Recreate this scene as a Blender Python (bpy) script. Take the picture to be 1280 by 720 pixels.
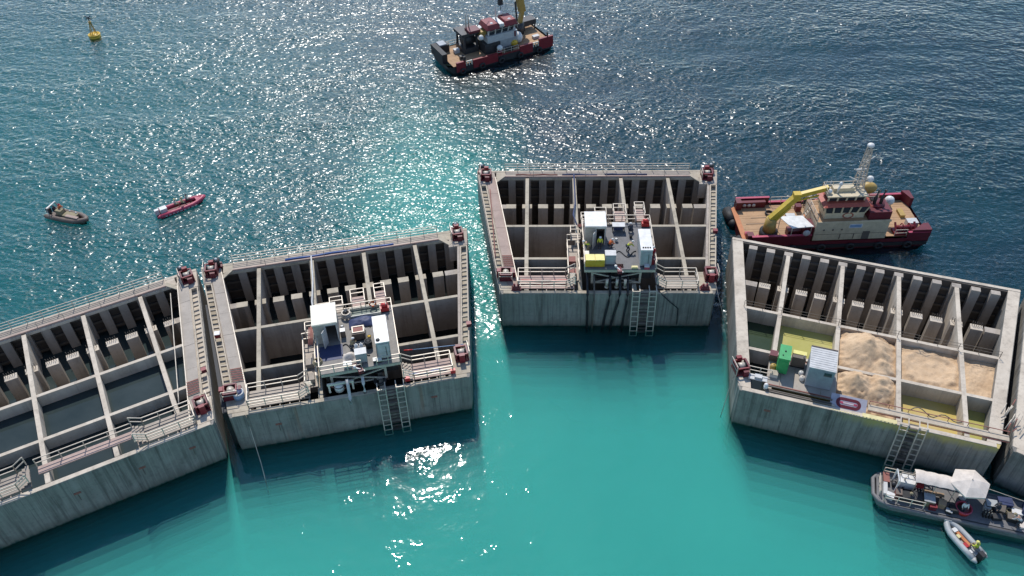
import bpy, bmesh, math, random
from mathutils import Matrix, Vector
random.seed(7)
R = math.radians
for o in list(bpy.data.objects):
    bpy.data.objects.remove(o)
SC = bpy.context.scene
COL = SC.collection

# ------------------------------------------------------------------ camera, sky, sun, exposure
cam_d = bpy.data.cameras.new('camera')
cam = bpy.data.objects.new('camera', cam_d)
COL.objects.link(cam)
cam_d.sensor_width = 36.0
cam_d.lens = 1076.2 / 1280 * 36
cam_d.clip_start = 0.5
cam_d.clip_end = 9000
cam.matrix_world = (Matrix.Translation((0, 0, 70)) @ Matrix.Rotation(R(90 - 42.762), 4, 'X')
                    @ Matrix.Rotation(R(-1.366), 4, 'Z'))
SC.camera = cam

SUN_EL, SUN_AZ = R(52.5), R(-9.5)            # azimuth measured from +Y towards +X
world = bpy.data.worlds.new('World')
SC.world = world
world.use_nodes = True
wn = world.node_tree
bg = wn.nodes['Background']
sky = wn.nodes.new('ShaderNodeTexSky')
sky.sky_type = 'NISHITA'
sky.sun_disc = False
sky.sun_elevation = SUN_EL
sky.sun_rotation = SUN_AZ
sky.altitude = 50
sky.air_density = 1.0
sky.dust_density = 0.15
sky.ozone_density = 2.5
wn.links.new(sky.outputs[0], bg.inputs[0])
bg.inputs[1].default_value = 0.15

sun_d = bpy.data.lights.new('sun', 'SUN')
sun_d.energy = 3.5
sun_d.angle = R(0.5)
sun_d.color = (1.0, 0.965, 0.91)
sun = bpy.data.objects.new('sun', sun_d)
COL.objects.link(sun)
sdir = Vector((math.sin(SUN_AZ) * math.cos(SUN_EL), math.cos(SUN_AZ) * math.cos(SUN_EL), math.sin(SUN_EL)))
sun.rotation_euler = sdir.to_track_quat('Z', 'Y').to_euler()
sun.location = sdir * 300

SC.view_settings.view_transform = 'Standard'
SC.view_settings.look = 'None'
SC.view_settings.gamma = 1
SC.view_settings.use_curve_mapping = False
SC.view_settings.exposure = 0.22
SC.render.engine = 'CYCLES'
SC.cycles.max_bounces = 6
SC.cycles.caustics_reflective = False
SC.cycles.caustics_refractive = False
SC.cycles.use_denoising = True
SC.cycles.transparent_max_bounces = 24

# ------------------------------------------------------------------ materials
def new_mat(name):
    m = bpy.data.materials.new(name)
    m.use_nodes = True
    nt = m.node_tree
    return m, nt, nt.nodes['Principled BSDF']

def nd(nt, t, **kw):
    n = nt.nodes.new(t)
    for k, v in kw.items():
        setattr(n, k, v)
    return n

def noise(nt, scale, detail=4, vec=None, rough=0.6):
    n = nd(nt, 'ShaderNodeTexNoise')
    n.inputs['Scale'].default_value = scale
    n.inputs['Detail'].default_value = detail
    n.inputs['Roughness'].default_value = rough
    if vec is not None:
        nt.links.new(vec, n.inputs['Vector'])
    return n.outputs['Fac']

def mapping(nt, vec, sc=(1, 1, 1), rot=(0, 0, 0), loc=(0, 0, 0)):
    m = nd(nt, 'ShaderNodeMapping')
    m.inputs['Scale'].default_value = sc
    m.inputs['Rotation'].default_value = rot
    m.inputs['Location'].default_value = loc
    nt.links.new(vec, m.inputs['Vector'])
    return m.outputs[0]

def rng(nt, v, a, b, c=0.0, d=1.0, smooth=False):
    m = nd(nt, 'ShaderNodeMapRange')
    if smooth:
        m.interpolation_type = 'SMOOTHSTEP'
    m.inputs['From Min'].default_value = a
    m.inputs['From Max'].default_value = b
    m.inputs['To Min'].default_value = c
    m.inputs['To Max'].default_value = d
    nt.links.new(v, m.inputs['Value'])
    return m.outputs['Result']

def mixc(nt, fac, a, b):
    m = nd(nt, 'ShaderNodeMix', data_type='RGBA')
    for key, v in (('A', a), ('B', b)):
        s = [i for i in m.inputs if i.name == key and i.type == 'RGBA'][0]
        if isinstance(v, tuple):
            s.default_value = (*v, 1)
        else:
            nt.links.new(v, s)
    f = [i for i in m.inputs if i.name == 'Factor' and i.type == 'VALUE'][0]
    if isinstance(fac, (int, float)):
        f.default_value = fac
    else:
        nt.links.new(fac, f)
    return [o for o in m.outputs if o.type == 'RGBA'][0]

def mth(nt, op, a, b=None):
    m = nd(nt, 'ShaderNodeMath', operation=op)
    for i, v in enumerate((a, b)):
        if v is None:
            continue
        if isinstance(v, (int, float)):
            m.inputs[i].default_value = v
        else:
            nt.links.new(v, m.inputs[i])
    return m.outputs[0]

def geo(nt):
    return nd(nt, 'ShaderNodeNewGeometry').outputs['Position']

def bump(nt, bs, h, strength=0.4, dist=0.02):
    b = nd(nt, 'ShaderNodeBump')
    b.inputs['Strength'].default_value = strength
    b.inputs['Distance'].default_value = dist
    nt.links.new(h, b.inputs['Height'])
    nt.links.new(b.outputs[0], bs.inputs['Normal'])

def paint(name, col, rough=0.5, metal=0.0, wear=None, amt=0.35, scale=1.6):
    """painted or bare surface: colour varies a little, worn patches of a second colour"""
    m, nt, bs = new_mat(name)
    g = geo(nt)
    n = noise(nt, scale, 5, g, 0.65)
    n2 = noise(nt, scale * 4.3, 4, g, 0.7)
    dk = tuple(c * 0.72 for c in col)
    c = mixc(nt, rng(nt, n, 0.3, 0.7), dk, col)
    if wear is None:
        wear = tuple(x * 0.5 + 0.05 for x in col)
    w = rng(nt, n2, 0.56, 0.72, 0.0, amt)
    c = mixc(nt, w, c, wear)
    nt.links.new(c, bs.inputs['Base Color'])
    bs.inputs['Roughness'].default_value = rough
    bs.inputs['Metallic'].default_value = metal
    bump(nt, bs, n2, 0.25, 0.01)
    return m

def concrete(name, lo, hi, streak=0.5, hull=False, stain=False):
    m, nt, bs = new_mat(name)
    g = geo(nt)
    n = noise(nt, 0.35, 5, g, 0.6)
    n2 = noise(nt, 3.1, 5, g, 0.7)
    v = noise(nt, 1.0, 4, mapping(nt, g, (1.6, 1.6, 0.10)), 0.65)     # rain and rust streaks
    board = noise(nt, 1.0, 2, mapping(nt, g, (0.45, 0.45, 0.03), loc=(4, 9, 0)), 0.5)
    c = mixc(nt, rng(nt, n, 0.3, 0.7), lo, hi)
    c = mixc(nt, rng(nt, v, 0.50, 0.72, 0, streak), c, tuple(x * 0.42 for x in lo))
    c = mixc(nt, rng(nt, board, 0.5, 0.58, 0, 0.22), c, tuple(min(1, x * 1.25) for x in hi))
    c = mixc(nt, rng(nt, n2, 0.55, 0.75, 0, 0.45), c, tuple(x * 0.55 for x in lo))
    c = mixc(nt, rng(nt, n2, 0.28, 0.42, 0.30, 0), c, tuple(min(1, x * 1.3) for x in hi))
    rgh = None
    if hull:
        z = nd(nt, 'ShaderNodeSeparateXYZ')
        nt.links.new(g, z.inputs[0])
        ob = nd(nt, 'ShaderNodeSeparateXYZ')
        nt.links.new(nd(nt, 'ShaderNodeTexCoord').outputs['Object'], ob.inputs[0])
        # formwork joints, lift lines, rust runs
        jx = mth(nt, 'FRACT', mth(nt, 'DIVIDE', mth(nt, 'ADD', ob.outputs[0], 100.7), 2.95))
        jz = mth(nt, 'FRACT', mth(nt, 'DIVIDE', mth(nt, 'ADD', ob.outputs[2], mth(nt, 'MULTIPLY', n, 0.12)), 1.72))
        j = mth(nt, 'MAXIMUM', rng(nt, jx, 0.0, 0.035, 0.5, 0), rng(nt, jz, 0.0, 0.05, 0.45, 0))
        c = mixc(nt, mth(nt, 'MULTIPLY', j, rng(nt, n2, 0.35, 0.6)), c, tuple(x * 0.45 for x in lo))
        blot = noise(nt, 0.55, 3, mapping(nt, g, (1, 1, 0.8), loc=(31, 5, 2)), 0.6)
        c = mixc(nt, rng(nt, blot, 0.56, 0.64, 0, 0.28), c, (0.30, 0.28, 0.245))
        c = mixc(nt, rng(nt, blot, 0.34, 0.40, 0.30, 0), c, tuple(x * 0.5 for x in lo))
        rust = noise(nt, 1.0, 3, mapping(nt, g, (0.9, 0.9, 0.07), loc=(17, 3, 0)), 0.55)
        c = mixc(nt, rng(nt, rust, 0.66, 0.74, 0, 0.45), c, (0.22, 0.11, 0.055))
        fine = noise(nt, 1.0, 3, mapping(nt, g, (4.5, 4.5, 0.10), loc=(3, 8, 1)), 0.6)
        c = mixc(nt, rng(nt, fine, 0.54, 0.68, 0, 0.55), c, tuple(x * 0.38 for x in lo))
        c = mixc(nt, rng(nt, fine, 0.30, 0.42, 0.40, 0), c, (0.36, 0.34, 0.30))
        if stain:
            yz = mth(nt, 'ADD', z.outputs[2], mth(nt, 'MULTIPLY', v, 1.6))
            c = mixc(nt, mth(nt, 'MULTIPLY', rng(nt, yz, 4.7, 5.6), rng(nt, ob.outputs[0], -3, 1)), c, (0.42, 0.34, 0.12))
        zz = mth(nt, 'ADD', z.outputs[2], mth(nt, 'MULTIPLY', v, 1.2))
        zz = mth(nt, 'ADD', zz, mth(nt, 'MULTIPLY', n2, 0.35))
        wet = rng(nt, zz, 0.85, 1.75, 0.62, 0)
        c = mixc(nt, wet, c, (0.085, 0.082, 0.062))
        alg = rng(nt, zz, 0.60, 1.0, 0.97, 0)
        c = mixc(nt, alg, c, (0.010, 0.055, 0.050))
    nt.links.new(c, bs.inputs['Base Color'])
    bs.inputs['Roughness'].default_value = 0.85
    bump(nt, bs, n2, 0.5, 0.03)
    return m

M = {}
M['hull'] = concrete('weathered_concrete', (0.185, 0.172, 0.150), (0.275, 0.256, 0.225), 0.95, hull=True)
M['conc'] = concrete('cell_concrete', (0.31, 0.255, 0.205), (0.43, 0.365, 0.30), 0.5)
M['pale'] = concrete('bleached_concrete', (0.345, 0.292, 0.217), (0.46, 0.395, 0.298), 0.55)
M['bleached'] = concrete('sun_bleached_concrete', (0.45, 0.375, 0.29), (0.58, 0.50, 0.40), 0.5)
M['pillar'] = concrete('pillar_concrete', (0.30, 0.255, 0.21), (0.41, 0.355, 0.295), 0.45)
M['hull_stained'] = concrete('yellow_stained_concrete', (0.185, 0.172, 0.148), (0.28, 0.258, 0.222), 0.95, hull=True, stain=True)
M['panel'] = paint('timber_panel', (0.10, 0.082, 0.066), 0.8, 0, (0.16, 0.13, 0.105), 0.4)
M['wale'] = paint('dark_wale', (0.15, 0.125, 0.10), 0.7)
M['black'] = paint('black_rubber', (0.018, 0.018, 0.02), 0.65, 0, (0.05, 0.05, 0.05), 0.4)
M['darksteel'] = paint('dark_steel', (0.06, 0.06, 0.062), 0.5, 0.4, (0.12, 0.07, 0.05), 0.5)
M['cover'] = paint('brown_walk_board', (0.40, 0.29, 0.235), 0.75, 0, (0.30, 0.18, 0.14), 0.7, 0.6)
M['cover_grey'] = paint('grey_walk_board', (0.40, 0.345, 0.285), 0.75, 0, (0.28, 0.22, 0.18), 0.7, 0.6)
M['rack'] = paint('cream_timber', (0.52, 0.43, 0.32), 0.75, 0, (0.42, 0.33, 0.25), 0.5)
M['rail'] = paint('galvanised_rail', (0.60, 0.52, 0.42), 0.45, 0.15, (0.50, 0.38, 0.29), 0.5)
M['grate'] = paint('steel_grating', (0.30, 0.255, 0.21), 0.6, 0.3, (0.26, 0.17, 0.13), 0.6)
M['pinkdeck'] = paint('pink_plank', (0.47, 0.33, 0.27), 0.7, 0, (0.36, 0.18, 0.15), 0.6, 0.9)
M['deckgrey'] = paint('anti_slip_deck', (0.17, 0.165, 0.165), 0.75, 0, (0.27, 0.25, 0.23), 0.6)
M['deckbeige'] = paint('dusty_deck', (0.29, 0.265, 0.235), 0.8, 0, (0.16, 0.15, 0.14), 0.6)
M['white'] = paint('white_sheet', (0.76, 0.74, 0.70), 0.45, 0, (0.52, 0.47, 0.40), 0.4)
M['cream'] = paint('cream_sheet', (0.80, 0.75, 0.62), 0.5, 0, (0.66, 0.58, 0.46), 0.35)
M['beigewall'] = paint('beige_wall', (0.50, 0.45, 0.39), 0.6)
M['grey'] = paint('grey_cabinet', (0.40, 0.41, 0.41), 0.5, 0, (0.28, 0.27, 0.26), 0.4)
M['bluegrey'] = paint('blue_grey_sheet', (0.33, 0.355, 0.385), 0.5, 0, (0.26, 0.26, 0.27), 0.4)
M['palegrey'] = paint('pale_grey_sheet', (0.58, 0.57, 0.55), 0.5)
M['yellow'] = paint('yellow_paint', (0.68, 0.43, 0.03), 0.45, 0, (0.40, 0.23, 0.05), 0.4)
M['lemon'] = paint('lemon_lid', (0.80, 0.72, 0.22), 0.45)
M['paleyellow'] = paint('pale_yellow_board', (0.72, 0.62, 0.30), 0.6, 0, (0.6, 0.5, 0.33), 0.5)
M['green'] = paint('green_sheet', (0.045, 0.36, 0.11), 0.45, 0, (0.03, 0.22, 0.07), 0.3)
M['trayfloor'] = paint('green_grey_tray', (0.17, 0.21, 0.17), 0.6)
M['red'] = paint('red_paint', (0.23, 0.014, 0.022), 0.5, 0, (0.10, 0.03, 0.025), 0.6)
M['brightred'] = paint('bright_red', (0.62, 0.045, 0.04), 0.45)
M['maroon'] = paint('maroon_paint', (0.135, 0.010, 0.020), 0.5, 0, (0.075, 0.025, 0.02), 0.7)
M['pinkred'] = paint('faded_red', (0.48, 0.06, 0.11), 0.45, 0, (0.4, 0.07, 0.1), 0.4)
M['rustred'] = paint('rust_red_rack', (0.30, 0.11, 0.085), 0.7)
M['redroof'] = paint('brick_red_roof', (0.42, 0.085, 0.05), 0.55)
M['tan'] = paint('timber_ship_deck', (0.47, 0.285, 0.15), 0.75, 0, (0.31, 0.18, 0.10), 0.75, 0.5)
M['orange'] = paint('orange_ramp', (0.55, 0.20, 0.07), 0.6, 0, (0.42, 0.15, 0.07), 0.5)
M['shipcream'] = paint('ship_cream', (0.66, 0.55, 0.37), 0.45, 0, (0.42, 0.26, 0.15), 0.5)
M['shipyellow'] = paint('crane_yellow', (0.64, 0.44, 0.05), 0.4, 0, (0.40, 0.26, 0.06), 0.4)
M['ochre'] = paint('ochre_paint', (0.45, 0.29, 0.07), 0.5)
M['navy'] = paint('navy_tarp', (0.03, 0.045, 0.12), 0.6)
M['blue'] = paint('blue_hose', (0.06, 0.13, 0.36), 0.5)
M['skyblue'] = paint('blue_tank', (0.25, 0.38, 0.55), 0.5)
M['purplegrey'] = paint('lilac_grey_board', (0.43, 0.41, 0.46), 0.55)
M['sand'] = None
M['tube'] = paint('grey_tube', (0.44, 0.45, 0.44), 0.5, 0, (0.3, 0.3, 0.3), 0.4)
M['barge'] = paint('barge_grey', (0.17, 0.165, 0.165), 0.6, 0, (0.10, 0.075, 0.06), 0.6)
M['tarp'] = paint('pale_canvas', (0.70, 0.62, 0.54), 0.8, 0, (0.58, 0.50, 0.43), 0.4)
M['skin'] = paint('skin', (0.42, 0.25, 0.17), 0.6, amt=0)
M['hivis'] = paint('hivis_yellow', (0.62, 0.66, 0.06), 0.7)
M['hivisorange'] = paint('hivis_orange', (0.80, 0.17, 0.04), 0.7)
M['trousers'] = paint('dark_trousers', (0.045, 0.05, 0.065), 0.85)
M['khaki'] = paint('khaki_cloth', (0.30, 0.25, 0.15), 0.85)
M['redcloth'] = paint('red_cloth', (0.45, 0.03, 0.04), 0.8)
M['brown'] = paint('brown_machine', (0.16, 0.115, 0.09), 0.6)
M['wood'] = paint('timber', (0.38, 0.26, 0.16), 0.8)

def glass_mat():
    m, nt, bs = new_mat('dark_glass')
    g = geo(nt)
    c = mixc(nt, noise(nt, 0.8, 2, g), (0.012, 0.016, 0.02), (0.05, 0.06, 0.07))
    nt.links.new(c, bs.inputs['Base Color'])
    bs.inputs['Roughness'].default_value = 0.08
    return m
M['glass'] = glass_mat()

def sand_mat():
    m, nt, bs = new_mat('sand_fill')
    g = geo(nt)
    n = noise(nt, 0.5, 6, g, 0.65)
    n2 = noise(nt, 5, 5, g, 0.7)
    c = mixc(nt, rng(nt, n, 0.3, 0.7), (0.46, 0.305, 0.175), (0.63, 0.455, 0.29))
    c = mixc(nt, rng(nt, n2, 0.52, 0.72, 0, 0.5), c, (0.33, 0.21, 0.12))
    nt.links.new(c, bs.inputs['Base Color'])
    bs.inputs['Roughness'].default_value = 0.95
    bump(nt, bs, n2, 0.8, 0.06)
    return m
M['sand'] = sand_mat()

def still_water(name, a, b, rough=0.06, scale=0.3, bmp=0.25):
    m, nt, bs = new_mat(name)
    g = geo(nt)
    c = mixc(nt, rng(nt, noise(nt, scale, 4, g), 0.3, 0.7), a, b)
    nt.links.new(c, bs.inputs['Base Color'])
    bs.inputs['Roughness'].default_value = rough
    bs.inputs['IOR'].default_value = 1.33
    bump(nt, bs, noise(nt, 0.9, 3, g), bmp, 0.08)
    return m
M['w_dark'] = still_water('dark_cell_water', (0.012, 0.017, 0.017), (0.020, 0.027, 0.026), 0.05, 0.3, 0.12)
M['w_grey'] = still_water('grey_cell_water', (0.024, 0.036, 0.036), (0.042, 0.056, 0.055), 0.05, 0.2, 0.06)
M['w_green'] = still_water('green_cell_water', (0.035, 0.055, 0.03), (0.05, 0.07, 0.04), 0.05, 0.3, 0.06)
M['w_yellow'] = still_water('yellow_cell_water', (0.37, 0.345, 0.085), (0.48, 0.43, 0.17), 0.12, 0.25, 0.06)
M['w_sandy'] = still_water('sandy_cell_water', (0.46, 0.36, 0.09), (0.56, 0.42, 0.20), 0.15, 0.3, 0.06)

# ---- the sea: a wavy clear surface over a murky body of water
CX, CY = 3.0, -12.0
def sea_masks(nt, g):
    sp = nd(nt, 'ShaderNodeSeparateXYZ')
    nt.links.new(g, sp.inputs[0])
    dx = mth(nt, 'SUBTRACT', sp.outputs[0], CX)
    dy = mth(nt, 'SUBTRACT', sp.outputs[1], CY)
    d = mth(nt, 'SQRT', mth(nt, 'ADD', mth(nt, 'MULTIPLY', dx, dx), mth(nt, 'MULTIPLY', dy, dy)))
    return sp, d

def sea_surface_mat():
    m, nt, bs = new_mat('sea_surface')
    nt.nodes.remove(bs)
    out = nt.nodes['Material Output']
    g = geo(nt)
    sp, d = sea_masks(nt, g)
    wob = noise(nt, 0.05, 2, g)
    open_ = rng(nt, mth(nt, 'ADD', d, mth(nt, 'MULTIPLY', wob, 10)), 81, 93, 0.20, 1.0, True)
    patch = rng(nt, noise(nt, 0.035, 3, mapping(nt, g, (0.35, 1, 1), (0, 0, R(18)))), 0.3, 0.7, 0.42, 1.42)
    w1 = noise(nt, 0.14, 2, mapping(nt, g, (0.75, 1.1, 1), (0, 0, R(14))))
    w2 = noise(nt, 0.50, 1.5, mapping(nt, g, (0.8, 1.1, 1), (0, 0, R(-10))))
    w3 = noise(nt, 1.35, 1.2, mapping(nt, g, (0.8, 1.1, 1), (0, 0, R(25))))
    gust = rng(nt, noise(nt, 0.33, 2, g), 0.52, 0.72, 0.0, 0.36)
    out3 = rng(nt, mth(nt, 'ADD', d, mth(nt, 'MULTIPLY', wob, 10)), 81, 93, 0.0, 1.0, True)
    op3 = mth(nt, 'MAXIMUM', mth(nt, 'ADD', gust, 0.06), out3)
    h = mth(nt, 'MULTIPLY', mth(nt, 'ADD', mth(nt, 'MULTIPLY', w1, 0.62), mth(nt, 'MULTIPLY', w2, 0.30)), open_)
    h = mth(nt, 'ADD', h, mth(nt, 'MULTIPLY', mth(nt, 'MULTIPLY', w3, 0.27), out3))
    w4 = noise(nt, 2.1, 1.2, g)
    h = mth(nt, 'ADD', h, mth(nt, 'MULTIPLY', mth(nt, 'MULTIPLY', w4, 0.13), mth(nt, 'SUBTRACT', op3, out3)))
    h = mth(nt, 'MULTIPLY', h, patch)
    b = nd(nt, 'ShaderNodeBump')
    b.inputs['Strength'].default_value = 1.0
    b.inputs['Distance'].default_value = 1.0
    nt.links.new(h, b.inputs['Height'])
    fr = nd(nt, 'ShaderNodeFresnel')
    fr.inputs['IOR'].default_value = 1.33
    nt.links.new(b.outputs[0], fr.inputs['Normal'])
    tr = nd(nt, 'ShaderNodeBsdfTransparent')
    tr.inputs[0].default_value = (0.93, 0.98, 0.98, 1)
    def gloss(r):
        gl = nd(nt, 'ShaderNodeBsdfGlossy')
        gl.inputs['Color'].default_value = (1, 1, 1, 1)
        if isinstance(r, float):
            gl.inputs['Roughness'].default_value = r
        else:
            nt.links.new(r, gl.inputs['Roughness'])
        nt.links.new(b.outputs[0], gl.inputs['Normal'])
        return gl.outputs[0]
    g1 = gloss(rng(nt, open_, 0.24, 0.7, 0.036, 0.165))
    g2 = gloss(0.35)
    gm = nd(nt, 'ShaderNodeMixShader')
    nt.links.new(rng(nt, open_, 0.24, 1.0, 0.01, 0.48), gm.inputs[0])
    nt.links.new(g1, gm.inputs[1])
    nt.links.new(g2, gm.inputs[2])
    mx = nd(nt, 'ShaderNodeMixShader')
    nt.links.new(fr.outputs[0], mx.inputs[0])
    nt.links.new(tr.outputs[0], mx.inputs[1])
    nt.links.new(gm.outputs[0], mx.inputs[2])
    nt.links.new(mx.outputs[0], out.inputs['Surface'])
    return m

def sea_body_mat(i, op):
    m, nt, bs = new_mat('murky_water_%d' % i)
    g = geo(nt)
    sp, d = sea_masks(nt, g)
    x, y = sp.outputs[0], sp.outputs[1]
    big = noise(nt, 0.022, 3, g)
    dd = mth(nt, 'ADD', d, mth(nt, 'MULTIPLY', mth(nt, 'SUBTRACT', big, 0.5), 50))
    turq = (0.13, 0.62, 0.54)
    mid = (0.045, 0.235, 0.260)
    deep = (0.014, 0.058, 0.100)
    far_ = (0.024, 0.085, 0.125)
    # open water deepens to the right and far away
    e = mth(nt, 'ADD', mth(nt, 'MULTIPLY', x, 1.0), mth(nt, 'MULTIPLY', mth(nt, 'SUBTRACT', y, 80), 0.42))
    e = mth(nt, 'ADD', e, mth(nt, 'MULTIPLY', mth(nt, 'SUBTRACT', big, 0.5), 40))
    c = mixc(nt, rng(nt, e, -42, 28, 0, 1, True), mid, deep)
    c = mixc(nt, rng(nt, y, 110, 190, 0, 0.75, True), c, far_)
    # plume of pale sediment drifting out through the gap
    px = mth(nt, 'ADD', mth(nt, 'ADD', x, 6.0), mth(nt, 'MULTIPLY', mth(nt, 'SUBTRACT', y, 75), 0.16))
    px = mth(nt, 'ADD', px, mth(nt, 'MULTIPLY', mth(nt, 'SUBTRACT', noise(nt, 0.06, 3, g), 0.5), 22))
    pl = rng(nt, mth(nt, 'ABSOLUTE', px), 2.5, 19, 0.95, 0, True)
    pl = mth(nt, 'MULTIPLY', pl, rng(nt, y, 92, 135, 1, 0, True))
    c = mixc(nt, pl, c, (0.10, 0.58, 0.52))
    c = mixc(nt, rng(nt, dd, 72, 88, 1, 0, True), c, turq)
    mott = noise(nt, 0.07, 4, g)
    c = mixc(nt, rng(nt, mott, 0.35, 0.7, 0.16, 0), c, (0.03, 0.30, 0.31))
    nt.links.new(c, bs.inputs['Base Color'])
    bs.inputs['Roughness'].default_value = 1
    bs.inputs['Specular IOR Level'].default_value = 0
    if op < 1:                                    # a partly see-through sheet of turbid water
        tr = nd(nt, 'ShaderNodeBsdfTransparent')
        tr.inputs[0].default_value = (0.90, 0.99, 0.99, 1)
        mx = nd(nt, 'ShaderNodeMixShader')
        mx.inputs[0].default_value = op
        nt.links.new(tr.outputs[0], mx.inputs[1])
        nt.links.new(bs.outputs[0], mx.inputs[2])
        nt.links.new(mx.outputs[0], nt.nodes['Material Output'].inputs['Surface'])
    return m
M['sea'] = sea_surface_mat()
MURK = [(-0.3, 0.12), (-0.85, 0.13), (-1.5, 0.16), (-2.3, 0.20), (-3.2, 0.26), (-4.3, 0.34), (-5.6, 0.45), (-7.2, 1.0)]
for i, (z, op) in enumerate(MURK):
    M['murk%d' % i] = sea_body_mat(i, op)

# ------------------------------------------------------------------ mesh helpers
class MB:
    def __init__(s):
        s.v, s.f, s.mi, s.mats, s.cur, s.sm = [], [], [], [], 0, []
    def use(s, mat):
        if mat not in s.mats:
            s.mats.append(mat)
        s.cur = s.mats.index(mat)
        return s
    def _add(s, vs, fs, smooth=False):
        n = len(s.v)
        s.v += [tuple(v) for v in vs]
        for f in fs:
            s.f.append([i + n for i in f]); s.mi.append(s.cur); s.sm.append(smooth)
        return s
    def prism(s, poly, z0, z1, top=None):
        """polygon in plan extruded from z0 to z1; top = optional polygon for the upper outline"""
        top = top or poly
        area = sum(poly[i][0] * poly[(i + 1) % len(poly)][1] - poly[(i + 1) % len(poly)][0] * poly[i][1] for i in range(len(poly)))
        if area < 0:
            poly, top = poly[::-1], top[::-1]
        n = len(poly)
        vs = [(p[0], p[1], z0) for p in poly] + [(p[0], p[1], z1) for p in top]
        fs = [list(range(n))[::-1], list(range(n, 2 * n))] + [[i, (i + 1) % n, n + (i + 1) % n, n + i] for i in range(n)]
        return s._add(vs, fs)
    def box(s, x0, x1, y0, y1, z0, z1, rz=0):
        if rz:
            cx, cy = (x0 + x1) / 2, (y0 + y1) / 2
            c, q = math.cos(rz), math.sin(rz)
            pl = [(cx + (x - cx) * c - (y - cy) * q, cy + (x - cx) * q + (y - cy) * c) for x, y in ((x0, y0), (x1, y0), (x1, y1), (x0, y1))]
            return s.prism(pl, z0, z1)
        return s.prism([(x0, y0), (x1, y0), (x1, y1), (x0, y1)], z0, z1)
    def bar(s, p, q, w=0.1, h=None):
        h = h or w
        p, q = Vector(p), Vector(q)
        d = (q - p).normalized()
        up = Vector((0, 0, 1)) if abs(d.z) < 0.95 else Vector((0, 1, 0))
        sx = d.cross(up).normalized(); sz = sx.cross(d).normalized()
        vs = []
        for c in (p, q):
            for a, b in ((-1, -1), (1, -1), (1, 1), (-1, 1)):
                vs.append(c + sx * a * w / 2 + sz * b * h / 2)
        return s._add(vs, [[0, 1, 2, 3], [7, 6, 5, 4], [0, 4, 5, 1], [1, 5, 6, 2], [2, 6, 7, 3], [3, 7, 4, 0]])
    def tube(s, pts, r=0.05, n=8, r1=None):
        pts = [Vector(p) for p in pts]
        m = len(pts)
        vs = []
        for i, p in enumerate(pts):
            a = pts[max(i - 1, 0)]; b = pts[min(i + 1, m - 1)]
            d = (b - a).normalized()
            up = Vector((0, 0, 1)) if abs(d.z) < 0.9 else Vector((0, 1, 0))
            sx = d.cross(up).normalized(); sz = sx.cross(d).normalized()
            rr = r if r1 is None else r + (r1 - r) * i / (m - 1)
            for k in range(n):
                t = 2 * math.pi * k / n
                vs.append(p + sx * math.cos(t) * rr + sz * math.sin(t) * rr)
        fs = [[i * n + k, i * n + (k + 1) % n, (i + 1) * n + (k + 1) % n, (i + 1) * n + k] for i in range(m - 1) for k in range(n)]
        fs += [list(range(n))[::-1], list(range((m - 1) * n, m * n))]
        return s._add(vs, fs, n > 5)
    def ball(s, c, r, sx=1, sy=1, sz=1, nu=12, nv=8, half=False):
        c = Vector(c)
        vs, fs = [], []
        for j in range(nv + 1):
            t = (math.pi / 2 if half else math.pi) * j / nv
            for k in range(nu):
                a = 2 * math.pi * k / nu
                vs.append(c + Vector((math.sin(t) * math.cos(a) * r * sx, math.sin(t) * math.sin(a) * r * sy, math.cos(t) * r * sz)))
        for j in range(nv):
            for k in range(nu):
                fs.append([j * nu + k, (j + 1) * nu + k, (j + 1) * nu + (k + 1) % nu, j * nu + (k + 1) % nu])
        return s._add(vs, fs, True)
    def torus(s, c, R0, r, axis='Z', n=20, m=8, sx=1, sy=1):
        c = Vector(c); vs = []
        for i in range(n):
            a = 2 * math.pi * i / n
            for k in range(m):
                t = 2 * math.pi * k / m
                q = ((R0 + r * math.cos(t)) * math.cos(a) * sx, (R0 + r * math.cos(t)) * math.sin(a) * sy, r * math.sin(t))
                if axis == 'X': q = (q[2], q[0], q[1])
                if axis == 'Y': q = (q[0], q[2], q[1])
                vs.append(c + Vector(q))
        fs = [[i * m + k, ((i + 1) % n) * m + k, ((i + 1) % n) * m + (k + 1) % m, i * m + (k + 1) % m] for i in range(n) for k in range(m)]
        return s._add(vs, fs, True)
    def rail(s, pts, H=1.1, r=0.035, sp=1.5, rows=2, toe=False):
        """guard rail along a path: posts, top and middle rails"""
        pts = [Vector(p) for p in pts]
        for k in range(rows):
            hh = H * (1 - k / rows)
            for a, b in zip(pts, pts[1:]):
                s.bar(a + Vector((0, 0, hh)), b + Vector((0, 0, hh)), 2 * r)
        for a, b in zip(pts, pts[1:]):
            n = max(1, round((b - a).length / sp))
            for i in range(n + 1):
                p = a.lerp(b, i / n)
                s.bar(p, p + Vector((0, 0, H)), 2 * r * 1.1)
            if toe:
                s.bar(a + Vector((0, 0, 0.08)), b + Vector((0, 0, 0.08)), 0.02, 0.14)
        return s
    def build(s, name, parent=None, mat=None, loc=None, rz=0, label=None):
        me = bpy.data.meshes.new(name)
        me.from_pydata(s.v, [], s.f)
        for m in (s.mats if s.mats else [mat]):
            me.materials.append(m)
        if s.mats:
            me.polygons.foreach_set('material_index', s.mi)
        me.polygons.foreach_set('use_smooth', s.sm)
        me.update()
        o = bpy.data.objects.new(name, me)
        COL.objects.link(o)
        if parent is not None:
            o.parent = parent
        if loc is not None:
            o.location = loc
        o.rotation_euler.z = rz
        if label:
            o['label'] = label
        return o

def tag(o, label=None, cat=None, group=None, kind=None):
    for k, v in (('label', label), ('category', cat), ('group', group), ('kind', kind)):
        if v:
            o[k] = v
    return o

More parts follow.
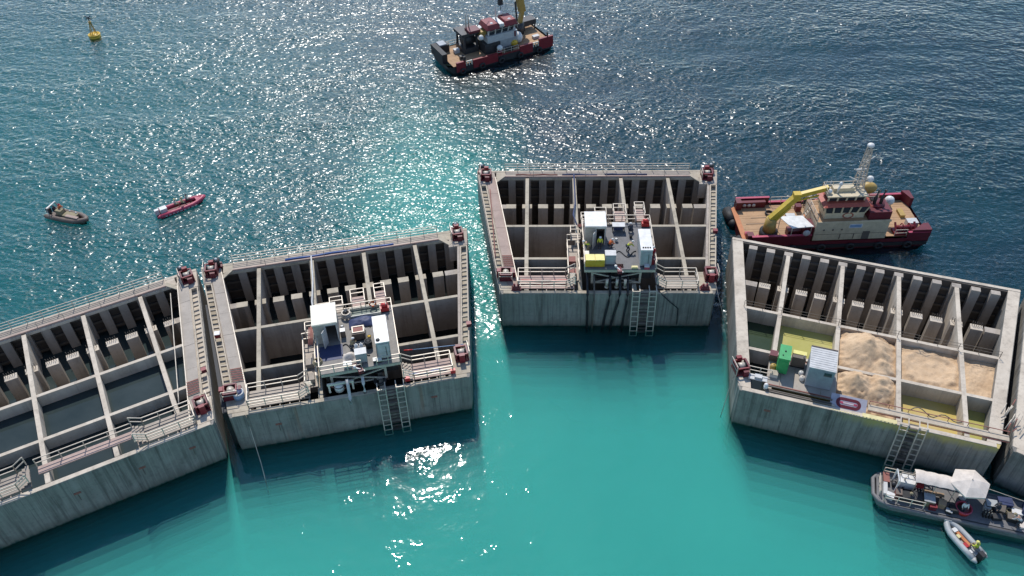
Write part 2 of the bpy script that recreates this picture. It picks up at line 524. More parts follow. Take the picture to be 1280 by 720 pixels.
class Frame:
    """a local set of axes standing in the world (a caisson's or a boat's)"""
    def __init__(s, x, y, rot, h=0):
        s.x, s.y, s.rot, s.h = x, y, rot, h
        s.c, s.s = math.cos(rot), math.sin(rot)
    def p(s, x, y, z=0):
        return Vector((s.x + x * s.c - y * s.s, s.y + x * s.s + y * s.c, z))

WORLD = Frame(0, 0, 0)
def thing(name, label, cat, fr=WORLD, loc=(0, 0, 0), rz=0, group=None):
    o = bpy.data.objects.new(name, None)
    o.empty_display_size = 0.5
    COL.objects.link(o)
    o.location = fr.p(*loc)
    o.rotation_euler.z = fr.rot + rz
    return tag(o, label, cat, group)

def kids(o):
    return [c for c in bpy.data.objects if c.parent is o]

def dup(root, fr, loc, rz=0, label=None, group=None):
    def cp(o, parent):
        c = o.copy(); COL.objects.link(c); c.parent = parent
        for k in kids(o):
            cp(k, c)
        return c
    r = cp(root, None)
    r.location = fr.p(*loc); r.rotation_euler = (0, 0, fr.rot + rz)
    if label: r['label'] = label
    if group: r['group'] = group
    return r

def solo(mb, name, label, cat, fr=WORLD, loc=(0, 0, 0), rz=0, group=None, mat=None):
    o = mb.build(name, None, mat)
    o.location = fr.p(*loc); o.rotation_euler.z = fr.rot + rz
    return tag(o, label, cat, group)

# ------------------------------------------------------------------ caissons
A, B, D = 11.86, 15.45, 23.4
H0 = 4.97
C = {1: Frame(-39.15, 46.45, 0.478, 5.35), 2: Frame(-15.965, 55.083, 0.196, H0), 3: Frame(10.542, 68.983, -0.035, H0),
     4: Frame(33.138, 50.971, -0.335, H0), 5: Frame(54.75, 39.8, -0.642, H0)}
def side(y):
    return A + (B - A) * y / 22.46

# sea sheets with the caissons cut out of them
def sea_sheet(name, z, mat):
    bm = bmesh.new()
    S = 4500
    def loop(pts):
        vs = [bm.verts.new((p[0], p[1], z)) for p in pts]
        for i in range(len(vs)):
            bm.edges.new((vs[i], vs[(i + 1) % len(vs)]))
    loop([(-S, -S), (S, -S), (S, S), (-S, S)])
    for k, f in C.items():
        i = 0.2
        loop([f.p(-A + i, i), f.p(A - i, i), f.p(side(D) - i, D - i), f.p(-side(D) + i, D - i)])
    bmesh.ops.triangle_fill(bm, use_beauty=True, use_dissolve=False, edges=bm.edges[:])
    for fc in bm.faces:
        if fc.normal.z < 0:
            fc.normal_flip()
    me = bpy.data.meshes.new(name)
    bm.to_mesh(me); bm.free()
    me.materials.append(mat)
    o = bpy.data.objects.new(name, me)
    COL.objects.link(o)
    return tag(o, kind='structure')
sea_sheet('sea', 0.0, M['sea'])
for i, (z, op) in enumerate(MURK):
    sea_sheet('murky_water', z, M['murk%d' % i])

ZB = -9.0
def caisson(k, label, left, right, wall='conc', level=-5.0, wmat='w_dark', beam=True, rebar=False, cell=None):
    f = C[k]; h = f.h
    root = thing('concrete_caisson', label, 'caisson', f, (0, 0, 0), 0, 'concrete caissons of the sea wall')
    W = M[wall]
    TOP = M['bleached' if wall == 'bleached' else 'pale']
    wl = {'wide': 2.25, 'rack': 1.25, 'plain': 1.25}
    il = lambda y: -(side(y) - wl[left])
    ir = lambda y: side(y) - wl[right]
    # front wall with chamfered corners and a light sill
    m = MB().use(M['hull_stained' if k == 4 else 'hull'])
    m.prism([(-A + 0.15, 0), (A - 0.15, 0), (A + 0.05, 0.55), (-A - 0.05, 0.55)], ZB, h - 0.02)
    m.build('front_wall', root)
    m = MB().use(TOP); m.box(-A + 0.35, A - 0.35, 0.05, 0.5, h - 0.02, h + 0.05)
    m.build('sill', root)
    # side walls
    for sgn, kind in ((-1, left), (1, right)):
        w = wl[kind]
        e0, e1 = 0.55, D
        out = lambda y: sgn * side(y)
        inn = lambda y: sgn * (side(y) - w)
        if kind == 'plain':
            m = MB().use(M['hull']); m.prism([(out(e0), e0), (inn(e0), e0), (inn(e1), e1), (out(e1), e1)], ZB, h - 0.04)
            sw = m.build('side_wall', root)
            m = MB().use(TOP); o2 = lambda y: sgn * (side(y) - 0.06)
            m.prism([(o2(e0), e0), (inn(e0), e0), (inn(e1), e1), (o2(e1), e1)], h - 0.04, h + 0.02)
            m.build('coping', sw)
        else:
            rk = 0.95
            mid = lambda y: sgn * (side(y) - rk)
            m = MB().use(M['hull']); m.prism([(out(e0), e0), (mid(e0), e0), (mid(e1), e1), (out(e1), e1)], ZB, h - 0.55)
            sw = m.build('side_wall', root)
            m = MB().use(M[wall]); m.prism([(mid(e0), e0), (inn(e0), e0), (inn(e1), e1), (mid(e1), e1)], ZB, h - 0.01)
            m.build('inner_wall', root)
            if kind == 'wide':
                m = MB().use(M['cover'] if k == 3 else M['cover_grey'])
                c0 = lambda y: sgn * (side(y) - rk - 0.08); c1 = lambda y: sgn * (side(y) - w + 0.04)
                for j in range(6):
                    a0, a1 = 1.3 + j * 3.42, 1.3 + (j + 1) * 3.42 - 0.03
                    m.prism([(c0(a0), a0), (c1(a0), a0), (c1(a1), a1), (c0(a1), a1)], h, h + 0.07 + 0.01 * (j % 2))
                m.build('walk_board', root)
                m = MB().use(M['rail'])
                m.bar((c1(1.2), 1.2, h + 0.14), (c1(21.8), 21.8, h + 0.14), 0.09, 0.2)
                m.build('kerb', root)
                m = MB().use(M['rustred'])
                for j in range(6):
                    y0 = 4.6 + j * 0.33
                    m.bar((c0(y0), y0, h + 0.2), (c1(y0), y0, h + 0.2), 0.09)
                m.build('tie_rack', root)
            m = MB().use(M['rack'])
            for q in (0.12, rk - 0.1):
                m.bar((sgn * (side(4.2) - q), 4.2, h + 0.02), (sgn * (side(20.2) - q), 20.2, h + 0.02), 0.13, 0.12)
            for j in range(12):
                y0 = 4.25 + j * 1.45
                m.bar((sgn * (side(y0) - 0.1), y0, h - 0.05), (sgn * (side(y0) - rk + 0.05), y0, h - 0.05), 0.14, 0.22)
            m.use(TOP)
            m.prism([(sgn * (side(4.2) - .1), 4.2), (sgn * (side(4.2) - rk), 4.2), (sgn * (side(20.2) - rk), 20.2), (sgn * (side(20.2) - .1), 20.2)], h - 0.55, h - 0.5)
            m.build('side_frame', root)
        # solid corner blocks
        for y0, y1, ext in ((0.56, 3.6, 2.25), (20.4, D, 2.25)):
            if kind == 'plain':
                continue
            m = MB().use(M['bleached' if k == 1 else 'pale' if y0 < 5 else 'conc'])
            o2 = lambda y: sgn * (side(y) - 0.03); i2 = lambda y: sgn * (side(y) - ext)
            m.prism([(o2(y0), y0), (i2(y0), y0), (i2(y1), y1), (o2(y1), y1)], h - 2.2, h + 0.03)
            m.build('corner_block', root)
    # radial walls, cross walls
    TW = 0.2
    for x in (-9, -3, 3, 9):
        m = MB().use(M[wall])
        m.box(x - TW, x + TW, 0.56, 21.9, ZB, h - 0.03)
        rw = m.build('radial_wall', root)
        m = MB().use(TOP)
        m.box(x - TW - 0.02, x + TW + 0.02, 0.56, 21.88, h - 0.03, h + 0.04)
        m.build('coping', rw)
    for y in (6, 12):
        xs = [il(y) + 0.002, -9 - TW - .02, -9 + TW + .02, -3 - TW - .02, -3 + TW + .02, 3 - TW - .02, 3 + TW + .02, 9 - TW - .02, 9 + TW + .02, ir(y) - 0.002]
        m = MB()
        for a0, a1 in zip(xs[::2], xs[1::2]):
            m.use(M[wall]).box(a0, a1, y - 0.16, y + 0.16, ZB, h - 0.05)
            m.use(TOP).box(a0, a1, y - 0.18, y + 0.18, h - 0.05, h + 0.0)
        m.build('cross_wall', root)
    # wave chamber: slotted back wall and a second row of piers
    m = MB().use(M['hull'])
    m.box(-side(D) + 0.1, side(D) - 0.1, 23.05, 23.4, ZB, h)
    m.use(TOP).box(-side(D) + .08, side(D) - .08, 23.04, 23.42, h, h + .06)
    m.build('back_wall', root)
    m = MB().use(M['panel'])
    m.box(il(22) - 0.3, ir(22) + 0.3, 22.85, 23.04, ZB, h - 0.05)
    for zz in (h - 1.1, h - 2.3, h - 3.6, h - 5.0):
        m.use(M['wale']).box(il(22), ir(22), 22.62, 22.84, zz - 0.14, zz + 0.14)
    m.build('closing_panel', root)
    if beam:
        m = MB().use(TOP)
        m.box(il(22) + 0.1, ir(22) - 0.1, 21.75, 23.04, h - 0.3, h + 0.04)
        m.build('back_beam', root)
    pil = mid = None
    for i in range(-7, 8):
        x = i * 2.0 - 1.0
        for row in (0, 1):
            y = (22.0, 16.9)[row]
            if x - 0.45 < il(y) + 0.15 or x + 0.45 > ir(y) - 0.15:
                continue
            if row == 0:
                if abs(x) in (9, 3):
                    pass
                if pil is None:
                    me = MB().use(M['pillar']); me.box(-0.47, 0.47, -0.05, 0.60, ZB, h - (0.32 if beam else 0.0))
                    pil = me.build('pillar', root, loc=(x, y, 0))
                else:
                    o = pil.copy(); COL.objects.link(o); o.parent = root; o.location = (x, y, 0)
            else:
                if mid is None:
                    me = MB().use(M['pillar']); me.box(-0.60, 0.60, -0.4, 0.4, ZB, h - 0.85)
                    me.use(TOP).box(-0.61, 0.61, -0.41, 0.41, h - 0.85, h - 0.78)
                    mid = me.build('pier', root, loc=(x, y, 0))
                    if rebar:
                        rb = MB().use(M['wale'])
                        for q in range(5):
                            rb.bar((-0.45 + q * 0.22, 0.2, h - 0.8), (-0.47 + q * 0.22, 0.22, h - 0.2 - 0.1 * (q % 2)), 0.05)
                        rbo = rb.build('rebar', mid)
                else:
                    o = mid.copy(); COL.objects.link(o); o.parent = root; o.location = (x, y, 0)
                    if rebar:
                        q = rbo.copy(); COL.objects.link(q); q.parent = o
    # end piers that join the side walls in the chamber
    for sgn, ii in ((-1, il), (1, ir)):
        xx = ii(16.9)
        m = MB().use(M['pillar']); a0, a1 = sorted((xx - sgn * 1.5, xx + sgn * 0.1)); m.box(a0, a1, 16.5, 17.3, ZB, h - 0.82)
        m.build('pier', root)
    m = MB().use(M['conc']); m.prism([(-A, .3), (A, .3), (side(D) - .3, D - .3), (-side(D) + .3, D - .3)], ZB - 0.3, ZB)
    m.build('floor', root)
    if wmat:
        m = MB().use(M[wmat])
        for y0, y1, z in ((.54, 11.9, cell if cell is not None else level), (12.1, 22.8, level)):
            m = MB().use(M[wmat])
            m._add([(il(y0) - .1, y0, z), (ir(y0) + .1, y0, z), (ir(y1) + .1, y1, z), (il(y1) - .1, y1, z)], [[0, 1, 2, 3]])
            w = solo(m, 'water', None, None, f); w['kind'] = 'structure'
    return root, il, ir

caisson(1, 'flooded grey concrete caisson cut off by the left edge of the photo', 'rack', 'wide', 'bleached', 1.3, 'w_grey', True, True, 3.95)
caisson(2, 'grey concrete caisson with white roofed work platform, joined to the flooded caisson', 'wide', 'rack', 'conc', 0.1, 'w_dark')
caisson(3, 'concrete caisson standing alone in the middle with hoses hanging down its front', 'wide', 'rack', 'conc', -3.5, 'w_dark')
_, il4, ir4 = caisson(4, 'pale concrete caisson partly filled with sand and yellow green water', 'plain', 'plain', 'bleached', -3.0, 'w_dark', False, True)
caisson(5, 'concrete caisson corner showing at the right edge beyond the sand filled one', 'plain', 'plain', 'bleached', 2.0, 'w_grey', True)

# ---- caisson 4: fillings of its cells
f4 = C[4]; h4 = f4.h
def cell_poly(ci, y0, y1, z):
    xs = [None, -9, -3, 3, 9, None]
    def lx(y): return il4(y) if ci == 0 else xs[ci] + 0.1
    def rx(y): return ir4(y) if ci == 4 else xs[ci + 1] - 0.1
    return [(lx(y0), y0, z), (rx(y0), y0, z), (rx(y1), y1, z), (lx(y1), y1, z)]
for ci, y0, y1, z, mt in ((0, 6.1, 11.9, h4 - 1.9, 'w_green'), (1, 6.1, 11.9, h4 - 1.5, 'w_yellow'), (0, .55, 5.9, h4 - 1.9, 'w_dark'),
                          (1, .55, 5.9, h4 - 1.5, 'w_yellow'), (3, .55, 5.9, h4 - 1.8, 'w_sandy'), (4, .55, 5.9, h4 - 1.9, 'w_yellow')):
    m = MB().use(M[mt]); m._add(cell_poly(ci, y0, y1, z), [[0, 1, 2, 3]])
    w = solo(m, 'water', None, None, f4); w['kind'] = 'structure'

def hsh(i, j):
    v = math.sin(i * 12.9898 + j * 78.233) * 43758.5453
    return v - math.floor(v)
def vnoise(x, y):
    i, j = math.floor(x), math.floor(y); u, v = x - i, y - j
    u, v = u * u * (3 - 2 * u), v * v * (3 - 2 * v)
    return (hsh(i, j) * (1 - u) + hsh(i + 1, j) * u) * (1 - v) + (hsh(i, j + 1) * (1 - u) + hsh(i + 1, j + 1) * u) * v
def fbm(x, y):
    return vnoise(x, y) * .5 + vnoise(x * 2.1, y * 2.1) * .27 + vnoise(x * 4.3, y * 4.3) * .15 + vnoise(x * 9, y * 9) * .08
def sand_bed(ci, y0, y1, fn, name, label):
    n = 44
    P = cell_poly(ci, y0, y1, 0)
    vs, fs = [], []
    for j in range(n + 1):
        for i in range(n + 1):
            u, v = i / n, j / n
            xa = P[0][0] * (1 - v) + P[3][0] * v; xb = P[1][0] * (1 - v) + P[2][0] * v
            x, y = xa + (xb - xa) * u, y0 + (y1 - y0) * v
            vs.append((x, y, fn(x, y)))
    for j in range(n):
        for i in range(n):
            fs.append([j * (n + 1) + i, j * (n + 1) + i + 1, (j + 1) * (n + 1) + i + 1, (j + 1) * (n + 1) + i])
    m = MB().use(M['sand']); m._add(vs, fs, True)
    return solo(m, name, label, 'sand', f4)
def cone(x, y, cx, cy, hh, r):
    d = math.hypot(x - cx, y - cy)
    return hh * max(0, 1 - d / r) ** 1.15
sand_bed(2, 6.1, 11.9, lambda x, y: h4 - 1.0 + max(cone(x, y, -0.1, 9.3, 2.5, 4.0), cone(x, y, 1.3, 7.4, 1.6, 2.6)) + (fbm(x * 1.6, y * 1.6) - .5) * .55 + .10 * abs(math.sin(x * 2.3 + 3 * fbm(x, y))) , 'sand_heap',
         'tall tan heap of sand behind the low cross wall')
sand_bed(2, .55, 5.9, lambda x, y: h4 - 1.0 + max(cone(x, y, -1.0, 4.6, 1.9, 3.0), cone(x, y, 1.2, 4.9, 1.7, 2.8)) + (fbm(x * 1.7, y * 1.7 + 7) - .5) * .8, 'sand_heap',
         'lumpy tan heap of sand next to the grey site container')
sand_bed(3, 6.1, 11.9, lambda x, y: h4 - .75 + .28 * math.exp(-((math.hypot((x - 6.2) * .8, y - 9.3) - 1.5 - 1.0 * fbm(x * .8, y * .8 + 11)) / .4) ** 2) * fbm(x * .7 + 9, y * .7) * 1.7 + (fbm(x * 1.5, y * 1.5 + 30) - .5) * .35, 'sand_bed',
         'flat tan sand with a ring shaped ridge filling one cell')
sand_bed(4, 6.1, 11.9, lambda x, y: h4 - .8 + (fbm(x * 1.5, y * 1.5 + 60) - .5) * .35, 'sand_bed', 'flat tan sand filling the cell nearest the right hand end wall')

# ------------------------------------------------------------------ things repeated on the caissons
def back_walkway(f, label, hose=None):
    h = f.h
    t = thing('back_walkway', label, 'walkway', f, (0, 22.6, h + 0.05), 0, 'walkways along the seaward walls')
    L = 11.9
    m = MB().use(M['grate']); m.box(-L, L, -0.55, 0.55, 0.02, 0.1)
    m.use(M['pinkdeck']); m.box(-L, L, -0.72, -0.58, 0.0, 0.2)
    m.build('deck', t)
    m = MB().use(M['rail']); m.rail([(-L, 0.6, 0.1), (L, 0.6, 0.1)], 1.1, 0.028, 1.6, 3)
    m.build('guard_rail', t)
    m = MB().use(M['rail'])
    for x in (-8.2, -1.5, 1.2, 5.0, 8.6):
        m.bar((x, -0.6, 0), (x, -0.6, 1.0), 0.06)
    m.build('post', t)
    for s in (-1, 1):
        m = MB().use(M['pale'])
        m.bar((s * L, -0.3, 0.1), (s * (L + 1.3), -1.7, -0.05), 0.5, 0.12)
        m.build('ramp', t)
    return t
back_walkway(C[1], 'long walkway with rails on the back of the flooded caisson')
back_walkway(C[2], 'back walkway with rails and a blue hose on the platform caisson beside it')
back_walkway(C[3], 'back walkway with rails across the lone middle caisson')
def hose(f, pts, r, mat, label, name='hose'):
    m = MB().use(M[mat]); m.tube([(Vector(p)) for p in pts], r, 8)
    return solo(m, name, label, 'hose', f)
hose(C[2], [(-6 + i * .9, 22.3 + .06 * math.sin(i * 1.3), H0 + .22) for i in range(15)], 0.11, 'blue', 'blue hose lying along the back walkway of a caisson')
hose(C[3], [(-4.5 + i * .9, 22.25 + .07 * math.sin(i), H0 + .22) for i in range(6)], 0.10, 'navy', 'short navy hose lying on the middle caisson back walkway')
hose(C[3], [(-10.5 + i * .9, 22.3 + .05 * math.sin(i * 2), H0 + .22) for i in range(7)], 0.07, 'rustred', 'rust red hose lying on the middle caisson back walkway')
hose(C[3], [(1 + i * .9, 22.3 + .05 * math.sin(i * 2), H0 + .22) for i in range(7)], 0.09, 'navy', 'navy hose at the right part of the middle back walkway')

def make_winch():
    t = thing('mooring_winch', 'x', 'winch', WORLD, (0, 0, 0), 0, 'red mooring winches on the caisson corners')
    m = MB().use(M['maroon']); m.box(-.7, .7, -.75, .75, 0, .18); m.box(-.68, -.5, -.6, .6, .18, 1.0); m.box(.5, .68, -.6, .6, .18, 1.0)
    m.use(M['red']).bar((-.6, -.6, .9), (.6, -.6, .9), .14).bar((-.6, .6, .9), (.6, .6, .9), .14)
    m.build('base_frame', t)
    m = MB().use(M['darksteel']); m.tube([(-.48, 0, .62), (.48, 0, .62)], .34, 14)
    m.use(M['rail']).tube([(-.3, 0, .62), (.3, 0, .62)], .37, 14)
    m.build('drum', t)
    m = MB().use(M['red']); m.box(-.25, .3, .62, 1.0, .1, 1.15)
    m.build('motor', t)
    m = MB().use(M['maroon']); m.box(-.1, .45, -1.05, -.76, .1, .8)
    m.build('gearbox', t)
    m = MB().use(M['rail']); m.rail([(-.75, .75, .18), (-.75, -.75, .18)], 1.2, .03, 1.5, 2)
    m.build('guard_rail', t)
    return t
W0 = make_winch(); used = [0]
def winch(k, x, y, rz, label):
    f = C[k]
    g = 'red mooring winches on the caisson corners'
    if not used[0]:
        used[0] = 1; W0.location = f.p(x, y, f.h + .03); W0.rotation_euler.z = f.rot + rz; W0['label'] = label
        return
    dup(W0, f, (x, y, f.h + .03), rz, label, g)
winch(1, 14.35, 22.0, 0, 'red winch at the right back corner of the flooded left caisson')
winch(1, 11.3, 2.5, 3.14, 'red winch on the front right corner of the flooded left caisson')
winch(2, -14.2, 22.1, 0, 'red winch on the back left corner of the caisson nearest the flooded one')
winch(2, 14.2, 22.1, 0, 'red winch at the back right corner facing the gap between caissons')
winch(2, -11.6, 2.9, 1.57, 'red winch beside a blue tank at the front left corner')
winch(2, 11.4, 2.9, 3.14, 'red winch on front right corner where the red tipped pole rests')
winch(3, -14.3, 21.9, 0, 'red winch on the far left corner of the lone middle caisson')
winch(3, 14.0, 21.9, 0, 'red winch on the far right corner of the lone middle caisson')
winch(3, -11.3, 2.7, 1.57, 'red winch on the near left corner of the lone middle caisson')
winch(3, 11.6, 2.7, 3.14, 'red winch on the near right corner of the lone middle caisson')
winch(4, -12.0, 2.6, .5, 'red winch on the corner of the sand filled caisson, near the green box')

def make_fairlead():
    t = thing('fairlead', 'x', 'fairlead', WORLD, (0, 0, 0), 0, 'black back corner rollers')
    m = MB().use(M['maroon']); m.box(-.5, .5, -.35, .35, 0, .25); m.bar((-.5, .3, .25), (.5, .3, .25), .2)
    m.build('base', t)
    m = MB().use(M['black']); m.tube([(0, 0, .25), (0, 0, 1.0)], .33, 14); m.tube([(0, 0, .9), (0, 0, 1.05)], .42, 14)
    m.build('roller', t)
    m = MB().use(M['white']); m.ball((0, 0, 1.15), .16)
    m.build('lamp', t)
    return t
F0 = make_fairlead()
F0['label'] = 'black roller on maroon base at the right back corner of the flooded caisson'
F0.location = C[1].p(14.0, 23.1, C[1].h + .03); F0.rotation_euler.z = C[1].rot
for k, x, y, lb in ((2, -13.6, 23.1, 'black roller on maroon base at back left corner of the second caisson from the left'),
                    (2, 14.2, 23.15, 'black roller on maroon base at the back corner facing the open gap'),
                    (3, -14.9, 23.1, 'black roller at the far left corner of the lone middle caisson'),
                    (3, 14.6, 23.1, 'black roller with a white lamp at far right corner of the middle caisson')):
    dup(F0, C[k], (x, y, C[k].h + .03), 0, lb, 'black back corner rollers')

def bollard(k, x, y, label, first=[None]):
    f = C[k]
    if first[0] is None:
        m = MB().use(M['maroon'])
        m.prism([(-.55, -.3), (.55, -.3), (.55, .3), (-.55, .3)], 0, .12)
        m.prism([(-.5, -.25), (.5, -.25), (.5, .25), (-.5, .25)], .12, .55, [(-.32, -.16), (.32, -.16), (.32, .16), (-.32, .16)])
        m.use(M['red']).tube([(-.2, 0, .5), (-.2, 0, .75)], .1, 10).tube([(.2, 0, .5), (.2, 0, .75)], .1, 10)
        first[0] = solo(m, 'mooring_bollard', label, 'bollard', f, (x, y, f.h + .05), 0, 'maroon bollards on the front edge')
    else:
        o = first[0].copy(); COL.objects.link(o); o.location = f.p(x, y, f.h + .05); o.rotation_euler.z = f.rot; o['label'] = label
bollard(3, -10.1, .75, 'maroon bollard on the front left edge of the lone middle caisson')
bollard(3, 10.7, .75, 'maroon bollard on the front right edge of the lone middle caisson')

# front walkways (deck of planks, rails both sides, one end cranked up)
def front_walkway(f, x0, x1, label, deckmat='pinkdeck', flip=False, y0=.75, y1=2.9, steps=True, red=False):
    h = f.h
    t = thing('front_walkway', label, 'walkway', f, ((x0 + x1) / 2, (y0 + y1) / 2, h + .05), 0, 'railed walkways along the front edge')
    l = (x1 - x0) / 2; w = (y1 - y0) / 2
    m = MB().use(M[deckmat])
    n = 5
    for i in range(n):
        a = -w + i * 2 * w / n
        m.box(-l, l, a + .02, a + 2 * w / n - .02, .0, .1 + .012 * (i % 2))
    m.use(M['grate'])
    for i in range(7):
        xx = -l + .1 + i * (2 * l - .2) / 6
        m.box(xx - .05, xx + .05, -w - .25, w, -.1, -.002)
    m.build('deck', t)
    s = -1 if flip else 1
    m = MB().use(M['rail'])
    e = s * l
    for yy, hh in ((-w, 1.1), (w, 1.1)):
        pts = [(-e, yy, .1), (e - s * 1.0, yy, .1), (e, yy + .0, .75)]
        m.rail(pts, hh, .04, 1.5, 3 if yy < 0 else 2)
    m.rail([(-e, -w, .1), (-e, w, .1)], 1.1, .04, 1.1, 2)
    m.build('guard_rail', t)
    if steps:
        m = MB().use(M['grate'])
        for q in range(3):
            xx = e - s * (.85 - q * .33)
            m.box(min(xx, xx + s * .3), max(xx, xx + s * .3), -w + .06, w - .06, .2 + q * .2, .25 + q * .2)
        m.build('step', t)
    if red:
        for xx in (e - s * .3, -e):
            m = MB().use(M['brightred'])
            m.box(xx - .25, xx + .25, -w - .1, -w + .25, .12, .55)
            m.build('chock', t)
    return t
front_walkway(C[3], -9.9, -3.6, 'pink plank walkway with cranked rails left of the hoses')
front_walkway(C[3], 5.4, 9.9, 'plank walkway with rails on the front edge right of the middle stair', 'grate', True)
front_walkway(C[2], -9.9, -4.0, 'plank walkway with cranked rails beside the blue tank', 'grate')
front_walkway(C[2], 5.3, 10.2, 'plank walkway with red chocks beside the angled stair', 'pinkdeck', True, red=True)
front_walkway(C[1], 4.9, 10.4, 'railed plank walkway at the near right of the flooded caisson', 'grate', True)
front_walkway(C[1], -9.6, -4.3, 'railed plank walkway at the lower left edge of the photo', 'grate')

def plank_bridge(f, x0, x1, y, label):
    t = thing('plank_bridge', label, 'walkway', f, ((x0 + x1) / 2, y, f.h + .06), 0)
    l = (x1 - x0) / 2
    m = MB().use(M['pinkdeck']).box(-l, l, -.45, .45, 0, .12)
    m.build('deck', t)
    m = MB().use(M['rail']).rail([(-l, .45, .1), (l, .45, .1)], 1.1, .035, 2.2, 2)
    m.build('guard_rail', t)
plank_bridge(C[1], -3.6, 4.9, 2.3, 'long pink gangplank crossing the cells of the flooded caisson')

# mid-size tower: stairs down the front wall into the water
def front_stair(f, xc, label, w=.78, gap=1.05, lean=.75, top=.5):
    h = f.h
    t = thing('access_stair', label, 'stair', f, (xc, 0, 0), 0, 'stairs down the caisson fronts')
    yt, yb, zt, zb = -.15, -.15 - lean, h + top, -.7
    P = lambda x, k, off=0: (x, yt + (yb - yt) * k - off, zt + (zb - zt) * k)
    for s in (-1, 1):
        xa, xb = sorted((s * gap / 2, s * (gap / 2 + w)))
        m = MB().use(M['rail'])
        for xx in (xa, xb):
            m.bar(P(xx, 0), P(xx, 1), .10)
            m.bar(P(xx, 0), (xx, .7, zt + .1), .09)
        n = 9
        for i in range(n + 1):
            m.bar(P(xa, i / n), P(xb, i / n), .075)
        m.build('ladder', t)
    for i in range(5):
        p = P(0, .12 + i * .2)
        m = MB().use(M['grate'])
        m.box(-gap / 2 + .03, gap / 2 - .03, p[1], p[1] + .45, p[2] - .05, p[2])
        m.build('landing', t)
    m = MB().use(M['wale'])
    for i in range(14):
        p = P(0, i / 14, -.2)
        m.box(-gap / 2 + .06, gap / 2 - .06, p[1] - .05, p[1] + .12, p[2] - .03, p[2])
    m.build('tread', t)
    return t
front_stair(C[3], 4.0, 'double ladder stair on the front of the lone middle caisson')
front_stair(C[2], 3.85, 'double ladder stair below the cream roofed platform on the second caisson')
front_stair(C[4], 4.25, 'double ladder stair leading from the sand filled caisson to the work barge', .7, .95)

# ------------------------------------------------------------------ work platforms on caissons 2 and 3
PZ = 2.3
def work_platform(f, label, green):
    h = f.h
    t = thing('work_platform', label, 'platform', f, (1.3, 5.6, h), 0, 'raised work platforms')
    X0, X1, Y0, Y1 = -3.9, 3.9, -4.1, 4.1
    m = MB().use(M['deckbeige'] if green else M['deckgrey']); m.box(X0, X1, Y0, Y1, PZ - .12, PZ)
    m.build('deck', t)
    m = MB().use(M['rail'])
    for y in (Y0 + .1, -1.4, 1.4, Y1 - .1):
        m.box(X0, X1, y - .1, y + .1, PZ - .45, PZ - .121)
    for x in (X0 + .02, X1 - .22):
        m.box(x, x + .2, Y0 + .21, Y1 - .21, PZ - .40, PZ - .125)
    m.build('floor_beam', t)
    for x in (X0 + .9, X1 - 1.6):
        for y in (Y0 + .3, Y1 - .3):
            m = MB().use(M['rail']); m.box(x - .12, x + .12, y - .12, y + .12, .05, PZ - .452)
            m.build('leg', t)
    m = MB().use(M['rail'])
    y = Y0 + .12; xa, xb = X0 + .9, X1 - 1.6
    m.bar((xa, y, .25), (xb, y, PZ - .6), .12).bar((xb, y - .03, .25), (xa, y - .03, PZ - .6), .12).bar((xa, y, .25), (xb, y, .25), .12)
    m.build('brace', t)
    # under-deck machinery showing at the front
    m = MB().use(M['darksteel']); m.box(X0 + .3, X1 - .3, Y0 + 1.0, Y0 + 3.2, .1, 1.5)
    m.build('under_deck_tank', t)
    m = MB().use(M['rail'])
    m.rail([(X0, Y0, PZ), (X0, Y1, PZ), (X1, Y1, PZ), (X1, Y0, PZ)], 1.1, .04, 1.6, 2)
    if green:
        m.rail([(X0, Y0, PZ), (X0 + 4.0, Y0, PZ)], 1.1, .04, 1.5, 2); m.rail([(X0 + 5.5, Y0, PZ), (X1, Y0, PZ)], 1.1, .04, 1.5, 2)
    m.build('guard_rail', t)
    # balconies that stick out behind and beside
    for i, (x, y, w, d, z) in enumerate(((-1.7, 4.9, 1.3, 1.3, PZ), (.55, 5.3, 1.4, 1.9, PZ), (2.9, 5.5, 1.1, 2.2, PZ), (-4.6, 3.2, 1.2, 1.2, 1.0), (-3.2, 5.3, 1.4, 1.0, 1.4))):
        p = MB().use(M['pinkdeck'] if i in (1, 2) else M['grate']); p.box(x - w / 2, x + w / 2, y - d / 2 + .02, y + d / 2, z - .08, z)
        b = p.build('balcony', t)
        p = MB().use(M['rail']); p.rail([(x - w / 2, y - d / 2 + .05, z), (x - w / 2, y + d / 2, z), (x + w / 2, y + d / 2, z), (x + w / 2, y - d / 2 + .05, z)], 1.1, .04, 1.2, 2)
        p.build('guard_rail', b)
    # side gangway on the left with its own rails, at wall height
    p = MB().use(M['grate']); p.box(-5.6, -4.4, -3.6, 2.5, .1, .2)
    g = p.build('side_gangway', t)
    p = MB().use(M['rail']); p.rail([(-5.6, -3.6, .2), (-5.6, 2.5, .2)], 1.1, .045, 1.4, 2); p.rail([(-4.4, -3.6, .2), (-4.4, 2.5, .2), (-5.6, 2.5, .2)], 1.6, .045, 1.4, 2)
    p.build('guard_rail', g)
    for yy in (-2.6, -.5):
        p = MB().use(M['rustred'] if not green else M['cover_grey']); p.box(-5.5, -4.7, yy - .5, yy + .4, .2, .75)
        p.build('locker', g)
    p = MB().use(M['rail'])
    for s in (-5.5, -4.9):
        p.bar((s, -3.4, .2), (s, -4.6, PZ - .2), .07)
    for q in range(7):
        p.bar((-5.5, -3.4 - 1.2 * q / 6, .25 + 1.9 * q / 6), (-4.9, -3.4 - 1.2 * q / 6, .25 + 1.9 * q / 6), .06)
    p.build('ladder', g)
    return t
work_platform(C[3], 'raised grey deck platform with white hut, yellow chest and crouching workers', False)
work_platform(C[2], 'raised dusty deck platform with cream hut, navy tarp and green tray', True)
P3, P2 = H0 + PZ, H0 + PZ

